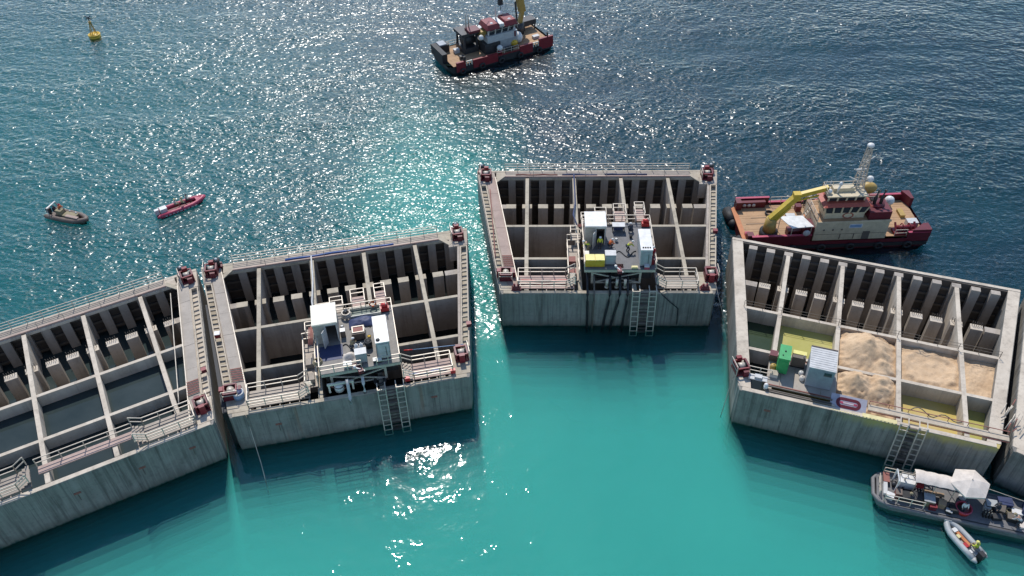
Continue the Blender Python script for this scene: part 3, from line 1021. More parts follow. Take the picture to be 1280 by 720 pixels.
def shelter(f, x0, x1, y0, y1, z, H, roofmat, label, wallmat='beigewall'):
    t = thing('site_hut', label, 'hut', f, ((x0 + x1) / 2, (y0 + y1) / 2, z), 0)
    l, w = (x1 - x0) / 2, (y1 - y0) / 2
    m = MB().use(M[roofmat]); m.box(-l, l, -w, w, H, H + .12); m.box(-l + .05, l - .05, -w + .05, w - .05, H + .12, H + .16)
    m.build('roof', t)
    W = M[wallmat]
    m = MB().use(W)
    m.box(-l + .05, -l + .12, -w + .1, w - .1, 0, H - .002); m.box(l - .12, l - .05, -w + .1, w - .1, 0, H - .002)
    m.box(-l + .12, l - .12, w - .17, w - .1, 0, H - .002)
    m.box(-l + .12, -l + 1.15, -w + .1, -w + .17, 0, H - .002)
    m.build('wall', t)
    m = MB().use(M['palegrey']); m.box(l - .2, l - .12, -w + .06, -w + .17, 0, H - .002); m.box(-l + 1.15, -l + 1.25, -w + .06, -w + .17, 0, H - .002)
    m.box(-l + 1.25, l - .2, -w + .06, -w + .17, H - .25, H - .002)
    m.build('door_frame', t)
    m = MB().use(M['palegrey']); m.prism([(-l + 1.25, -w + .05), (-l + 1.31, -w + .05), (-l + .9, -w - .75), (-l + .84, -w - .75)], .05, H - .35)
    m.build('door', t)
    return t
shelter(C[3], -2.45, -.05, 5.55, 8.3, P3, 2.6, 'white', 'white roofed open hut on the middle caisson platform')
shelter(C[2], -2.85, -.35, 5.6, 8.6, P2, 2.6, 'cream', 'cream roofed open hut at the left of the dusty platform')
def thin_container(f, x0, x1, y0, y1, z, H, label, vents):
    t = thing('equipment_container', label, 'container', f, ((x0 + x1) / 2, (y0 + y1) / 2, z), 0)
    l, w = (x1 - x0) / 2, (y1 - y0) / 2
    m = MB().use(M['palegrey'] if vents == 4 else M['grey']); m.box(-l, l, -w, w, .12, H - .05); m.use(M['darksteel']).box(-l + .1, l - .1, -w + .1, w - .1, 0, .12)
    m.build('body', t)
    m = MB().use(M['white']); m.box(-l - .04, l + .04, -w - .04, w + .04, H - .05, H + .05)
    m.build('roof', t)
    for i in range(vents):
        m = MB().use(M['black']); xx = -l + .25 + i * (2 * l - .5) / max(1, vents - 1); m.tube([(xx, -w + .35, H + .05), (xx, -w + .35, H + .12)], .09 if vents > 1 else .2, 10)
        m.build('vent', t)
    m = MB().use(M['grey'] if vents == 4 else M['palegrey']); m.box(-l + .12, l - .12, -w - .05, -w - .002, .2, H - .25)
    d = m.build('door', t)
    m = MB().use(M['darksteel']).bar((l * .4, -w - .08, .5), (l * .4, -w - .08, H - .6), .05)
    m.build('handle', d)
thin_container(C[3], 3.45, 4.7, 1.95, 5.5, P3, 2.35, 'tall white container with four roof vents on the middle platform', 4)
thin_container(C[2], 3.1, 4.4, 2.2, 5.9, P2, 2.35, 'tall white roofed grey container on the dusty platform', 1)

# loose things on platform 3
def chest(f, x, y, z, label):
    t = thing('tool_chest', label, 'chest', f, (x, y, z))
    m = MB().use(M['yellow']); m.box(-1.05, 1.05, -.5, .5, .06, .95); m.use(M['black']).box(-.95, .95, -.42, .42, 0, .06)
    m.build('body', t)
    for s in (-1, 1):
        m = MB().use(M['lemon']); a, b = sorted((s * .03, s * 1.03)); m.box(a, b, -.5, .52, .952, 1.02)
        l = m.build('lid', t)
        m = MB().use(M['black']); m.box(s * .53 - .12, s * .53 + .12, -.54, -.5, .95, .99)
        m.build('latch', l)
chest(C[3], -1.45, 2.35, P3, 'yellow tool chest with two lids at the platform front')
def cabinet(f, x, y, z, w, d, hh, label):
    t = thing('cabinet', label, 'cabinet', f, (x, y, z))
    m = MB().use(M['grey']).box(-w / 2, w / 2, -d / 2, d / 2, .08, hh); m.use(M['darksteel']).box(-w / 2 + .05, w / 2 - .05, -d / 2 + .05, d / 2 - .05, 0, .08)
    m.build('body', t)
    m = MB().use(M['palegrey']).box(-w / 2 - .03, w / 2 + .03, -d / 2 - .03, d / 2 + .03, hh, hh + .06)
    m.build('top', t)
    m = MB().use(M['grey']).box(-w / 2 + .06, w / 2 - .06, -d / 2 - .03, -d / 2 - .002, .15, hh - .1)
    m.build('door', t)
cabinet(C[3], .25, 2.65, P3, 1.15, .85, 1.35, 'grey steel cabinet between the yellow chest and the deck edge')
cabinet(C[2], 1.5, 2.5, P2, 1.1, .8, 1.3, 'grey cabinet with a pale top under the gas bottles')
def table(f, x, y, z, w, label, mat='palegrey'):
    t = thing('work_table', label, 'table', f, (x, y, z))
    m = MB().use(M[mat]).box(-w / 2, w / 2, -.4, .4, .86, .93)
    m.build('tabletop', t)
    for sx in (-1, 1):
        for sy in (-1, 1):
            m = MB().use(M['darksteel']).box(sx * (w / 2 - .08) - .04, sx * (w / 2 - .08) + .04, sy * .32 - .04, sy * .32 + .04, 0, .858)
            m.build('leg', t)
    m = MB().use(M['navy']).box(-w / 2 + .2, w / 2 - .2, -.2, .3, .25, .7)
    m.build('shelf', t)
table(C[3], 1.55, 8.2, P3, 1.45, 'pale topped work table at the back of the platform')
def box_crate(f, x, y, z, w, d, hh, mat, lid, label, name='crate', rz=0):
    t = thing(name, label, name.split('_')[-1], f, (x, y, z), rz)
    m = MB().use(M[mat]).box(-w / 2, w / 2, -d / 2, d / 2, 0, hh)
    for s in (-1, 1):
        m.box(s * w / 2 - .03, s * w / 2 + .03, -d / 2 - .03, -d / 2 - .001, 0, hh)
    m.build('body', t)
    m = MB().use(M[lid]).box(-w / 2 - .03, w / 2 + .03, -d / 2 - .04, d / 2 + .03, hh + .002, hh + .06)
    m.build('lid', t)
    return t
box_crate(C[3], -2.3, 3.3, P3, .45, .6, .8, 'paleyellow', 'cream', 'small pale yellow crate behind the yellow chest')
box_crate(C[3], 4.2, 1.65, P3, .5, .4, .35, 'pinkred', 'white', 'small faded red crate by the container end')
m = MB().use(M['paleyellow']).box(-.35, .35, -.18, .18, 0, .12); m.box(-.3, .3, -.14, .14, .121, .2)
solo(m, 'foam_block', 'pale foam block on the front edge of the grey deck', 'block', C[3], (2.9, 1.75, P3))
def pump(f, x, y, z, label, mat='brightred'):
    t = thing('pump_unit', label, 'pump', f, (x, y, z))
    m = MB().use(M[mat]).box(-.45, .45, -.3, .3, .1, .55); m.use(M['darksteel']).box(-.5, .5, -.35, .35, 0, .1)
    m.build('base', t)
    m = MB().use(M[mat]).tube([(-.3, 0, .75), (.35, 0, .75)], .22, 12)
    m.build('motor', t)
    m = MB().use(M['rail']).tube([(.2, 0, .8), (.2, 0, 1.15), (.2, -.5, 1.3)], .06, 8)
    m.build('pipe', t)
pump(C[3], 4.75, 9.1, P3, 'bright red pump at the back right rail of the grey platform')
pump(C[2], 4.45, 9.1, P2, 'bright red pump at the back right corner of the dusty platform')
# tremie boom nose at the platform fronts
def tremie(f, x, z, label, off):
    t = thing('hose_boom', label, 'boom', f, (x, 1.2, z), off)
    m = MB().use(M['maroon']).bar((0, .8, -.1), (0, -.2, .35), .4, .3); m.box(-.5, .5, .5, 1.2, -.5, .1); m.box(-.25, .25, -.5, -.1, .1, .5)
    m.build('arm', t)
    m = MB().use(M['white']).bar((-.4, .2, .55), (.35, -.5, .35), .12).tube([(-.42, .2, .55), (-.42, .2, .75)], .15, 10)
    m.build('hydraulic_ram', t)
tremie(C[3], 1.2, P3 - .1, 'maroon hose boom with white ram under the grey platform', 0)
tremie(C[2], 1.2, P2 - .1, 'maroon hose boom with white ram under the dusty platform', .3)
# loose things on platform 2
t = thing('drip_tray', 'shallow green drip tray on the dusty platform', 'tray', C[2], (2.4, 10.1 - .9, P2))
m = MB().use(M['trayfloor']).box(-1.55, 1.55, -.55, .55, .02, .05); m.build('floor', t)
m = MB().use(M['cream'])
for a in ((-1.6, 1.6, -.62, -.55), (-1.6, 1.6, .55, .62), (-1.62, -1.55, -.55, .55), (1.55, 1.62, -.55, .55)):
    m.box(*a, .02, .35)
m.build('rim', t)
m = MB().use(M['navy'])
g = []
n = 12
for j in range(n + 1):
    for i in range(n + 1):
        x, y = -1.3 + 2.6 * i / n, -.7 + 1.4 * j / n
        g.append((x, y, .12 + .75 * fbm(x * 1.3 + 5, y * 1.6) * (1 - (abs(x) / 1.3) ** 4) * (1 - (abs(y) / .7) ** 4)))
m._add(g, [[j * (n + 1) + i, j * (n + 1) + i + 1, (j + 1) * (n + 1) + i + 1, (j + 1) * (n + 1) + i] for j in range(n) for i in range(n)], True)
m.box(-1.2, 1.2, -.6, .6, 0, .1)
solo(m, 'tarpaulin', 'crumpled navy tarpaulin in front of the green tray', 'tarpaulin', C[2], (1.9, 7.75, P2))
t = thing('hose_reel', 'round pale hose reel beside the cream roofed hut', 'reel', C[2], (.45, 9.0, P2))
m = MB().use(M['rail'])
for z in (.25, .45, .62):
    m.torus((0, 0, z), .48 - .08 * (z > .5), .09)
m.build('coil', t)
m = MB().use(M['darksteel']).tube([(0, 0, 0), (0, 0, .8)], .12, 10); m.box(-.5, .5, -.08, .08, 0, .12); m.build('stand', t)
t = thing('generator', 'brown generator with pale rimmed top in the middle of the dusty deck', 'generator', C[2], (1.5, 5.9, P2))
m = MB().use(M['brown']).box(-.65, .65, -.6, .6, .1, .95); m.use(M['black']).box(-.75, .75, -.68, .68, 0, .1); m.build('body', t)
m = MB().use(M['rail'])
for a in ((-.6, .6, -.45, -.36), (-.6, .6, .36, .45), (-.6, -.51, -.36, .36), (.51, .6, -.36, .36)):
    m.box(*a, .95, 1.06)
m.use(M['rustred']).box(-.5, .5, -.35, .35, .952, 1.0)
m.build('top_tray', t)
t = thing('gas_bottle_rack', 'two white gas bottles in a rack behind the grey cabinet', 'gas bottles', C[2], (1.4, 3.6, P2))
for s in (-1, 1):
    m = MB().use(M['white']).tube([(s * .24, 0, .08), (s * .24, 0, 1.05)], .2, 12).ball((s * .24, 0, 1.05), .2, half=True, nv=4).tube([(s * .24, 0, 1.2), (s * .24, 0, 1.35)], .06, 8)
    m.build('gas_bottle', t)
m = MB().use(M['darksteel']).box(-.55, .55, -.28, .28, 0, .08).rail([(-.5, .26, .08), (.5, .26, .08)], .9, .03, 1, 2); m.build('rack', t)
t = thing('drum', 'black drum beside the white gas bottles', 'drum', C[2], (2.35, 4.2, P2))
m = MB().use(M['black']).tube([(0, 0, 0), (0, 0, .85)], .36, 16); m.build('body', t)
m = MB().use(M['darksteel']).torus((0, 0, .85), .34, .04).torus((0, 0, .45), .36, .03); m.build('rim', t)
m = MB().use(M['tarp'])
g = []
for j in range(11):
    for i in range(11):
        x, y = -.7 + 1.4 * i / 10, -.55 + 1.1 * j / 10
        r = min(1, math.hypot(x / .7, y / .55))
        g.append((x, y, .02 + (1 - r ** 2) * (.35 + .5 * fbm(x * 2, y * 2 + 3))))
m._add(g, [[j * 11 + i, j * 11 + i + 1, (j + 1) * 11 + i + 1, (j + 1) * 11 + i] for j in range(10) for i in range(10)], True)
solo(m, 'sandbag_pile', 'slumped beige bag on the deck left of the grey cabinet', 'bag', C[2], (.35, 3.2, P2))
box_crate(C[2], -.05, 6.3, P2, .45, .45, .85, 'brown', 'white', 'narrow box with a white top beside the cream hut')
box_crate(C[2], .1, 2.0, P2, .75, .45, .45, 'palegrey', 'white', 'low white box on the front rail of the dusty deck')
box_crate(C[2], 3.0, 2.0, P2, .8, .4, .35, 'darksteel', 'white', 'flat box with white top near the dusty deck edge')
m = MB().use(M['navy']).box(-1.35, 1.35, -1.0, 1.0, 0, .02)
solo(m, 'floor_mat', 'dark blue grey mat laid before the cream roofed hut', 'mat', C[2], (-1.6, 4.2, P2))
box_crate(C[2], 2.0, 9.0 - 2.6, P2, .3, .3, .45, 'white', 'white', 'small white bucket box between tarpaulin and generator')
def coil(f, x, y, z, r, mat, label, rr=.06, n=3):
    m = MB().use(M[mat])
    for i in range(n):
        m.torus((.02 * i, .015 * i, rr + i * rr * 1.6), r - i * .05, rr)
    return solo(m, 'rope_coil', label, 'rope', f, (x, y, z))
coil(C[2], -3.2 + .4, 3.2, P2, .45, 'khaki', 'khaki rope coil at the left edge of the dusty deck')
coil(C[3], -2.2 + .2, 7.9 + 1.2, P3, .35, 'rail', 'pale rope coil behind the white hut')
# under platform 2: white sack, tyre and beam
m = MB().use(M['white']).tube([(0, 0, .05), (0, 0, .75)], .48, 14).ball((0, 0, .75), .48, sz=.45, half=True, nv=4)
m.use(M['darksteel']).torus((0, 0, .68), .49, .045)
solo(m, 'water_tank', 'round white tank with dark band under the dusty platform', 'tank', C[2], (-1.1, 1.2, H0 + .05))
m = MB().use(M['black']).torus((0, 0, .14), .5, .16)
solo(m, 'tyre', 'black tyre lying on the front wall below the dusty platform', 'tyre', C[2], (2.9, 1.35, H0 + .06))
t = thing('steel_trestle', 'cream trestle with two posts under the dusty platform', 'trestle', C[2], (-.9, 1.05, H0 + .05))
m = MB().use(M['cream']).box(-1.3, 1.3, -.1, .1, 1.0, 1.2); m.build('beam', t)
for s in (-1, 1):
    m = MB().use(M['cream']).box(s * 1.15 - .09, s * 1.15 + .09, -.09, .09, 0, .998); m.use(M['rustred']).bar((s * 1.1, .1, .9), (s * .3, .1, .1), .08); m.build('post', t)
hose(C[2], [(-.2, 1.0, H0 + 1.6), (-.2, .6, H0 + 1.0), (-.2, .3, H0 + .2), (-.2, -.12, H0 - .1), (-.2, -.18, H0 - .7)], .16, 'palegrey', 'short grey hose stub left one under the dusty platform')
hose(C[2], [(1.3, 1.0, H0 + 1.6), (1.3, .6, H0 + 1.0), (1.3, .3, H0 + .2), (1.3, .2, H0 + .06)], .15, 'palegrey', 'short grey hose stub right of the other one')
# hoses down the front of caisson 3
for i, (x, dx, r) in enumerate(((-2.25, .15, .13), (-1.5, -.05, .10), (.25, -.65, .14), (1.35, -.9, .14), (2.2, -.4, .13))):
    hose(C[3], [(x, 2.2, H0 + 1.3), (x, 1.2, H0 + 1.1), (x, .5, H0 + .45), (x + dx * .05, -.12, H0 + .1), (x + dx * .2, -.22, H0 - 1), (x + dx * .6, -.2, 2), (x + dx, -.25, -.8)],
         r, 'black' if i != 1 else 'wale', ['leftmost black hose hanging down the middle caisson front', 'thin brownish hose second from left on the middle front',
         'black hose in the centre of the five hanging hoses', 'black hose fourth from left on the middle caisson front', 'rightmost black hose hanging next to the double ladder'][i])
hose(C[3], [(5.6, .4, H0 + .15), (6.0, -.1, H0 - .1), (6.9, -.14, H0 - 1.1), (7.9, -.14, H0 - 2.1), (8.0, -.14, 1.2), (8.0, -.14, .4)], .06, 'black', 'thin black cable sagging down the front right of the middle caisson')
for i, x in enumerate((-.1, 1.0, 1.9)):
    m = MB().use(M['rail']).tube([(0, .0, .1), (0, -.1, 1.3)], .16, 10).tube([(0, 0, .05), (0, 0, .2)], .24, 10)
    solo(m, 'valve_pipe', ['left', 'middle', 'right'][i] + ' of three pale pipes standing under the grey platform', 'pipe', C[3], (x, .75 + .2, H0 + .06), 0, 'pale pipes under the platform')
# long red tipped pole and blue tank on caisson 2
t = thing('boat_hook', 'long thin pole with a red tip lying over the open cells', 'pole', C[2], (8.8, 4.6, H0 + .12), -.13)
m = MB().use(M['skyblue']).tube([(-2.2, 0, 0), (3.1, 0, .25)], .045, 8); m.build('shaft', t)
m = MB().use(M['brightred']).tube([(-3.1, 0, -.04), (-2.2, 0, 0)], .09, 8, .06); m.build('tip', t)
t = thing('round_tank', 'round pale blue tank on the walkway corner', 'tank', C[2], (-10.85, 2.5, H0 + .05))
m = MB().use(M['skyblue']).tube([(0, 0, 0), (0, 0, .7)], .55, 18); m.build('body', t)
m = MB().use(M['palegrey']).torus((0, 0, .7), .5, .08); m.use(M['navy']).tube([(0, 0, .7), (0, 0, .73)], .38, 14); m.build('rim', t)
box_crate(C[2], -13.2, 11.5, H0 + .1, .5, .5, .45, 'red', 'white', 'small red box on the walk board of the caisson side')
box_crate(C[3], 4.9, 1.9 + .6, P3, .35, .5, .7, 'red', 'maroon', 'narrow red cabinet right of the white container')

# ------------------------------------------------------------------ deck and goods on caisson 4
t = thing('site_deck', 'steel deck over the front cell carrying the green box', 'platform', C[4], (-6.3, 2.85, h4 + .06))
m = MB().use(M['cover_grey'])
for i in range(5):
    m.box(-3.1 + i * 1.3, -3.1 + i * 1.3 + 1.27, -1.4, 2.4, .12, .2 + .006 * (i % 2))
m.build('deck', t)
m = MB().use(M['rustred']).box(-3.2, 3.4, -1.5, -1.4, -.05, .2).box(-3.2, 3.4, 2.4, 2.5, -.05, .2)
for i in range(6):
    m.box(-3.1 + i * 1.25, -2.98 + i * 1.25, -1.4, 2.4, .0, .118)
m.build('frame', t)
m = MB().use(M['wale']).bar((-3.1, -2.0, -.0), (3.2, -2.0, -.0), .14).bar((-3.1, -1.75, .25), (3.2, -1.75, .25), .12).bar((-3.1, -2.25, .05), (3.2, -2.25, .05), .12)
m.build('edge_rail', t)
DZ = h4 + .27
t = thing('waste_skip', 'bright green box with lid on the steel deck', 'box', C[4], (-8.15, 4.0, DZ), 0)
m = MB().use(M['green']).box(-.52, .52, -.95, .95, .1, 2.1).use(M['darksteel']).box(-.45, .45, -.85, .85, 0, .1); m.build('body', t)
m = MB().use(M['green']).box(-.55, .55, -1.0, 1.0, 2.102, 2.2)
m.use(M['black']).tube([(0, .1, 2.2), (0, .1, 2.26)], .09, 8).tube([(-.2, -.5, 2.2), (-.2, -.5, 2.26)], .06, 8); m.build('lid', t)
m = MB().use(M['green']).box(-.4, .4, -.985, -.952, .3, 1.8); m.build('door', t)
t = thing('generator', 'brown generator with a yellow top between green box and grey container', 'generator', C[4], (-6.7, 4.9, DZ))
m = MB().use(M['brown']).box(-.65, .65, -.5, .5, .1, 1.3).use(M['black']).box(-.7, .7, -.55, .55, 0, .1); m.build('body', t)
m = MB().use(M['lemon']).box(-.65, .65, .0, .5, 1.302, 1.4).use(M['wale']).box(-.6, .6, -.48, -.03, 1.302, 1.34); m.build('lid', t)
m = MB().use(M['rail']).tube([(.4, -.3, 1.3), (.4, -.3, 1.7)], .06, 8); m.build('exhaust', t)
t = thing('site_container', 'grey container with pale roof and small dark window on the caisson deck', 'container', C[4], (-4.62, 3.4, DZ), 0)
m = MB().use(M['bluegrey']).box(-1.2, 1.2, -1.15, 1.6, .05, 2.6)
for i in range(13):
    m.box(-1.14 + i * .185, -1.06 + i * .185, -1.175, -1.152, .1, 2.5)
m.build('body', t)
m = MB().use(M['palegrey']).box(-1.25, 1.25, -1.2, 1.65, 2.602, 2.7)
for i in range(9):
    m.box(-1.2, 1.2, -1.05 + i * .3, -.98 + i * .3, 2.7, 2.73)
m.use(M['brown']).box(-1.25, 1.25, 1.66, 1.76, 2.4, 2.78)
m.build('roof', t)
m = MB().use(M['glass']).box(.25, .95, -1.2, -1.177, 1.9, 2.3).use(M['darksteel']).box(.2, 1.0, -1.19, -1.178, 1.84, 1.898); m.build('window', t)
m = MB().use(M['rail']).tube([(0, 0, 0), (0, 0, .5)], .3, 14).ball((0, 0, .5), .3, sz=.6, half=True, nv=4)
for i, (x, y, s, mt, lb) in enumerate(((-8.95, 3.6, .9, 'ochre', 'ochre round bag left of the green box'), (-6.1, 2.9, .8, 'tarp', 'small round pale bag in front of the grey container'), (-6.25, 3.6, .7, 'white', 'round white bag behind another pale bag'))):
    m = MB().use(M[mt]).tube([(0, 0, 0), (0, 0, .35 * s)], .36 * s, 14).ball((0, 0, .35 * s), .36 * s, sz=.8, half=True, nv=5).ball((0, 0, .66 * s), .07 * s)
    solo(m, 'sack', lb, 'sack', C[4], (x, y, DZ))
box_crate(C[4], -9.1, 4.9, DZ, .7, .7, .8, 'brown', 'maroon', 'dark brown crate at the back left of the green box')
box_crate(C[4], -8.8, 2.6, DZ, .7, .6, .45, 'tarp', 'pale' if 'pale' in M else 'white', 'pale low block on the deck before the ochre bag')
t = thing('signboard', 'lilac grey board with a maroon ring leaning on the caisson edge', 'sign', C[4], (-1.6, 1.15, h4 + .22))
tilt = .50
def Q(x, u, o=0):     # point on the tilted board
    return (x, u * math.cos(tilt) - o * math.sin(tilt), u * math.sin(tilt) + o * math.cos(tilt))
def slab(m, pts, o0, o1):
    n = len(pts)
    m._add([Q(x, u, o0) for x, u in pts] + [Q(x, u, o1) for x, u in pts],
           [list(range(n))[::-1], list(range(n, 2 * n))] + [[i, (i + 1) % n, n + (i + 1) % n, n + i] for i in range(n)])
def stadium(hw, hh, n=10):
    p = [(hw - hh + hh * math.cos(a), hh * math.sin(a)) for a in [-math.pi / 2 + math.pi * i / n for i in range(n + 1)]]
    return p + [(-x, -y) for x, y in p]
m = MB().use(M['purplegrey']); slab(m, [(-1.65, -.75), (1.65, -.75), (1.65, .75), (-1.65, .75)], -.05, 0)
m.build('board', t)
m = MB().use(M['maroon'])
so, si = stadium(1.15, .52), stadium(.85, .22)
n = len(so)
m._add([Q(*p, .02) for p in so] + [Q(*p, .02) for p in si], [[i, (i + 1) % n, n + (i + 1) % n, n + i] for i in range(n)])
m.build('ring', t)
m = MB().use(M['pinkred']); slab(m, stadium(.82, .1), 0.002, .025); m.use(M['palegrey']); slab(m, stadium(.5, .06), .026, .03)
m.build('bar', t)
m = MB().use(M['wale'])
for x in (-1.4, 1.4):
    m.bar((x, .5, -.12), (x, .66, .3), .07)
m.build('prop', t)
m = MB().use(M['paleyellow']).box(-1.6, 1.5, -.22, .22, 0, .07)
for i in range(9):
    m.box(-1.5 + i * .33, -1.3 + i * .33, -.3, -.221, .0, .05)
solo(m, 'yellow_board', 'pale yellow board lying on the front wall beside the lilac sign', 'board', C[4], (1.35, .3, h4 + .055), 0)
m = MB().use(M['paleyellow'])
for i in range(11):
    m.box(-1.3 + i * .25, -1.16 + i * .25, -.05, .05, 0, .05)
solo(m, 'marker_strip', 'thin dotted yellow strip under the lilac sign', 'strip', C[4], (-1.8, .12, h4 + .055), 0)
t = thing('gangplank', 'long pale plank walkway from the sign to the right corner', 'walkway', C[4], (6.6, 1.35, h4 + .06))
m = MB().use(M['rack']).box(-6.4, 6.0, -.35, .35, .06, .14); m.build('deck', t)
m = MB().use(M['rustred']).bar((-6.4, .42, .55), (6.0, .42, .55), .06)
for i in range(8):
    m.bar((-6.3 + i * 1.75, .42, 0), (-6.3 + i * 1.75, .42, .58), .05)
m.build('guard_rail', t)
m = MB().use(M['rustred']).bar((-6.4, -.4, .0), (6.0, -.4, .0), .08); m.build('beam', t)
hose(C[4], [(4.0 + i * .35, 2.2 + .35 * math.sin(i * .9), h4 + .1 + .3 * max(0, math.sin(i * .55))) for i in range(14)], .05, 'wale', 'thin dark hose looped over the gangplank of the sand caisson')
# fallen scaffold at the corner between caissons 4 and 5
t = thing('scaffold_bundle', 'tangle of pale scaffold tubes on the right corner', 'scaffold', C[4], (12.6, 3.4, h4 + .05))
for i in range(16):
    x, y = random.uniform(-.6, .9), random.uniform(-1.6, 1.8)
    a = random.uniform(-.7, .9)
    m = MB().use(M['rail'] if i % 4 else M['rustred']).tube([(x, y, .1 + .04 * i % .4), (x + .7 * math.cos(a) * .6, y + 1.0 * math.sin(a + 1), .35 + random.random() * .9)], .05, 6)
    m.build('tube', t)
def wire_rail(f, x0, x1, y, label):
    t = thing('wire_rail', label, 'railing', f, ((x0 + x1) / 2, y, f.h + .02))
    l = (x1 - x0) / 2
    n = round(2 * l / 2)
    for i in range(n + 1):
        xx = -l + 2 * l * i / n
        m = MB().use(M['wale']).bar((xx, 0, 0), (xx, 0, .9), .05); m.build('post', t)
    m = MB().use(M['wale']).bar((-l, 0, .88), (l, 0, .88), .03).bar((-l, 0, .5), (l, 0, .5), .03); m.build('wire', t)
wire_rail(C[4], -12.8, 12.6, 12.0, 'thin dark wire rail along the first cross wall of the sand caisson')
m = MB().use(M['white']).tube([(0, 0, 0), (0, 0, .5)], .22, 12).ball((0, 0, .5), .22, half=True, nv=4)
solo(m, 'marker_post', 'short white post at the front corner of the green box deck', 'post', C[4], (-9.35, .9, h4 + .05))
t = thing('life_ring_board', 'grey rail board with a white panel by the red corner winch', 'board', C[4], (-10.2, 1.9, h4 + .05))
m = MB().use(M['palegrey']).box(-.9, .9, -.35, .35, .15, .25).box(-.35, .35, -.25, .25, .25, .5); m.build('panel', t)
m = MB().use(M['rail']).rail([(-1.0, .6, 0), (1.2, .6, 0)], 1.0, .03, 1.1, 2); m.build('guard_rail', t)
hose(C[4], [(-12.25, 2.0, h4 + .2), (-12.6, 1.5, h4 - .5), (-12.75, 1.0, 2), (-12.9, .6, -.4)], .04, 'rail', 'pale mooring rope hanging from the sand caisson corner', 'mooring_rope')
hose(C[3], [(11.9, 1.5, H0 + .4), (12.6, .4, 3.2), (13.2, -.6, 1.4), (13.6, -1.2, -.3)], .035, 'rail', 'pale mooring rope hanging from the middle caisson right corner', 'mooring_rope')
hose(C[2], [(-10.2, .0, H0 + .1), (-10.1, -.5, 3.5), (-9.7, -2.6, .6), (-9.2, -5.5, -.6)], .035, 'rail', 'thin pale rope trailing from the blue tank corner into the water', 'mooring_rope')
# cast-in fittings on the front walls
for k, xs in ((1, (9.2, 4.5, -1.3)), (2, (-7.5, 8.0)), (4, (-8.7,))):
    for x in xs:
        m = MB().use(M['rustred']).box(-.3, .3, -.04, .0, 0, .25); m.use(M['wale']).bar((0, -.05, 0), (0, -.05, -.9), .05)
        solo(m, 'wall_bracket', {9.2: 'rusty bracket on the flooded caisson front near its right end', 4.5: 'rusty bracket on the flooded caisson front below the gangplank', -1.3: 'rusty bracket on the flooded caisson front nearest the left edge',
             -7.5: 'rusty bracket on the front wall below the blue tank walkway', 8.0: 'rusty bracket on the wall right of the angled ladder', -8.7: 'rusty bracket on the sand caisson front below the green box'}[x],
             'bracket', C[k], (x, -.003, C[k].h - 2.2))

# ------------------------------------------------------------------ people
POSES = {
 'stand': dict(pel=(0, 0, .95), che=(0, 0, 1.28), nec=(0, .01, 1.49), hea=(0, .04, 1.64), sho=(.19, 0, 1.42), elb=(.27, .03, 1.14), wri=(.24, .2, .95), hip=(.1, 0, .9), kne=(.12, .05, .5), ank=(.12, -.02, .08), toe=(.13, .15, .04)),
 'bend': dict(pel=(0, -.22, .92), che=(0, .12, 1.12), nec=(0, .32, 1.22), hea=(0, .45, 1.26), sho=(.19, .24, 1.18), elb=(.26, .36, .9), wri=(.2, .55, .72), hip=(.11, -.2, .87), kne=(.15, .0, .48), ank=(.16, -.2, .08), toe=(.17, -.03, .04)),
 'crouch': dict(pel=(0, -.15, .38), che=(0, .05, .70), nec=(0, .15, .90), hea=(0, .22, 1.03), sho=(.19, .1, .83), elb=(.29, .28, .62), wri=(.15, .48, .5), hip=(.12, -.13, .36), kne=(.22, .28, .5), ank=(.19, -.02, .08), toe=(.21, .15, .04)),
 'sit': dict(pel=(0, -.1, .45), che=(0, -.1, .8), nec=(0, -.07, 1.0), hea=(0, -.03, 1.15), sho=(.19, -.1, .93), elb=(.28, .0, .68), wri=(.22, .22, .58), hip=(.12, -.08, .43), kne=(.15, .35, .46), ank=(.15, .32, .07), toe=(.16, .48, .04)),
}
def skin_mesh(name, verts, edges, radii, mat, root=0, levels=1):
    me = bpy.data.meshes.new(name)
    me.from_pydata([tuple(v) for v in verts], edges, [])
    o = bpy.data.objects.new(name, me)
    COL.objects.link(o)
    md = o.modifiers.new('skin', 'SKIN')
    md.use_smooth_shade = True
    if not me.skin_vertices:
        me.skin_vertices.new()
    sv = me.skin_vertices[0].data
    for i, r in enumerate(radii):
        sv[i].radius = (r, r) if not isinstance(r, tuple) else r
        sv[i].use_root = (i == root)
    ss = o.modifiers.new('sub', 'SUBSURF'); ss.levels = levels; ss.render_levels = levels
    dg = bpy.context.evaluated_depsgraph_get()
    ev = o.evaluated_get(dg)
    out = bpy.data.meshes.new_from_object(ev)
    out.materials.clear(); out.materials.append(mat)
    o.modifiers.clear()
    o.data = out
    bpy.data.meshes.remove(me)
    return o
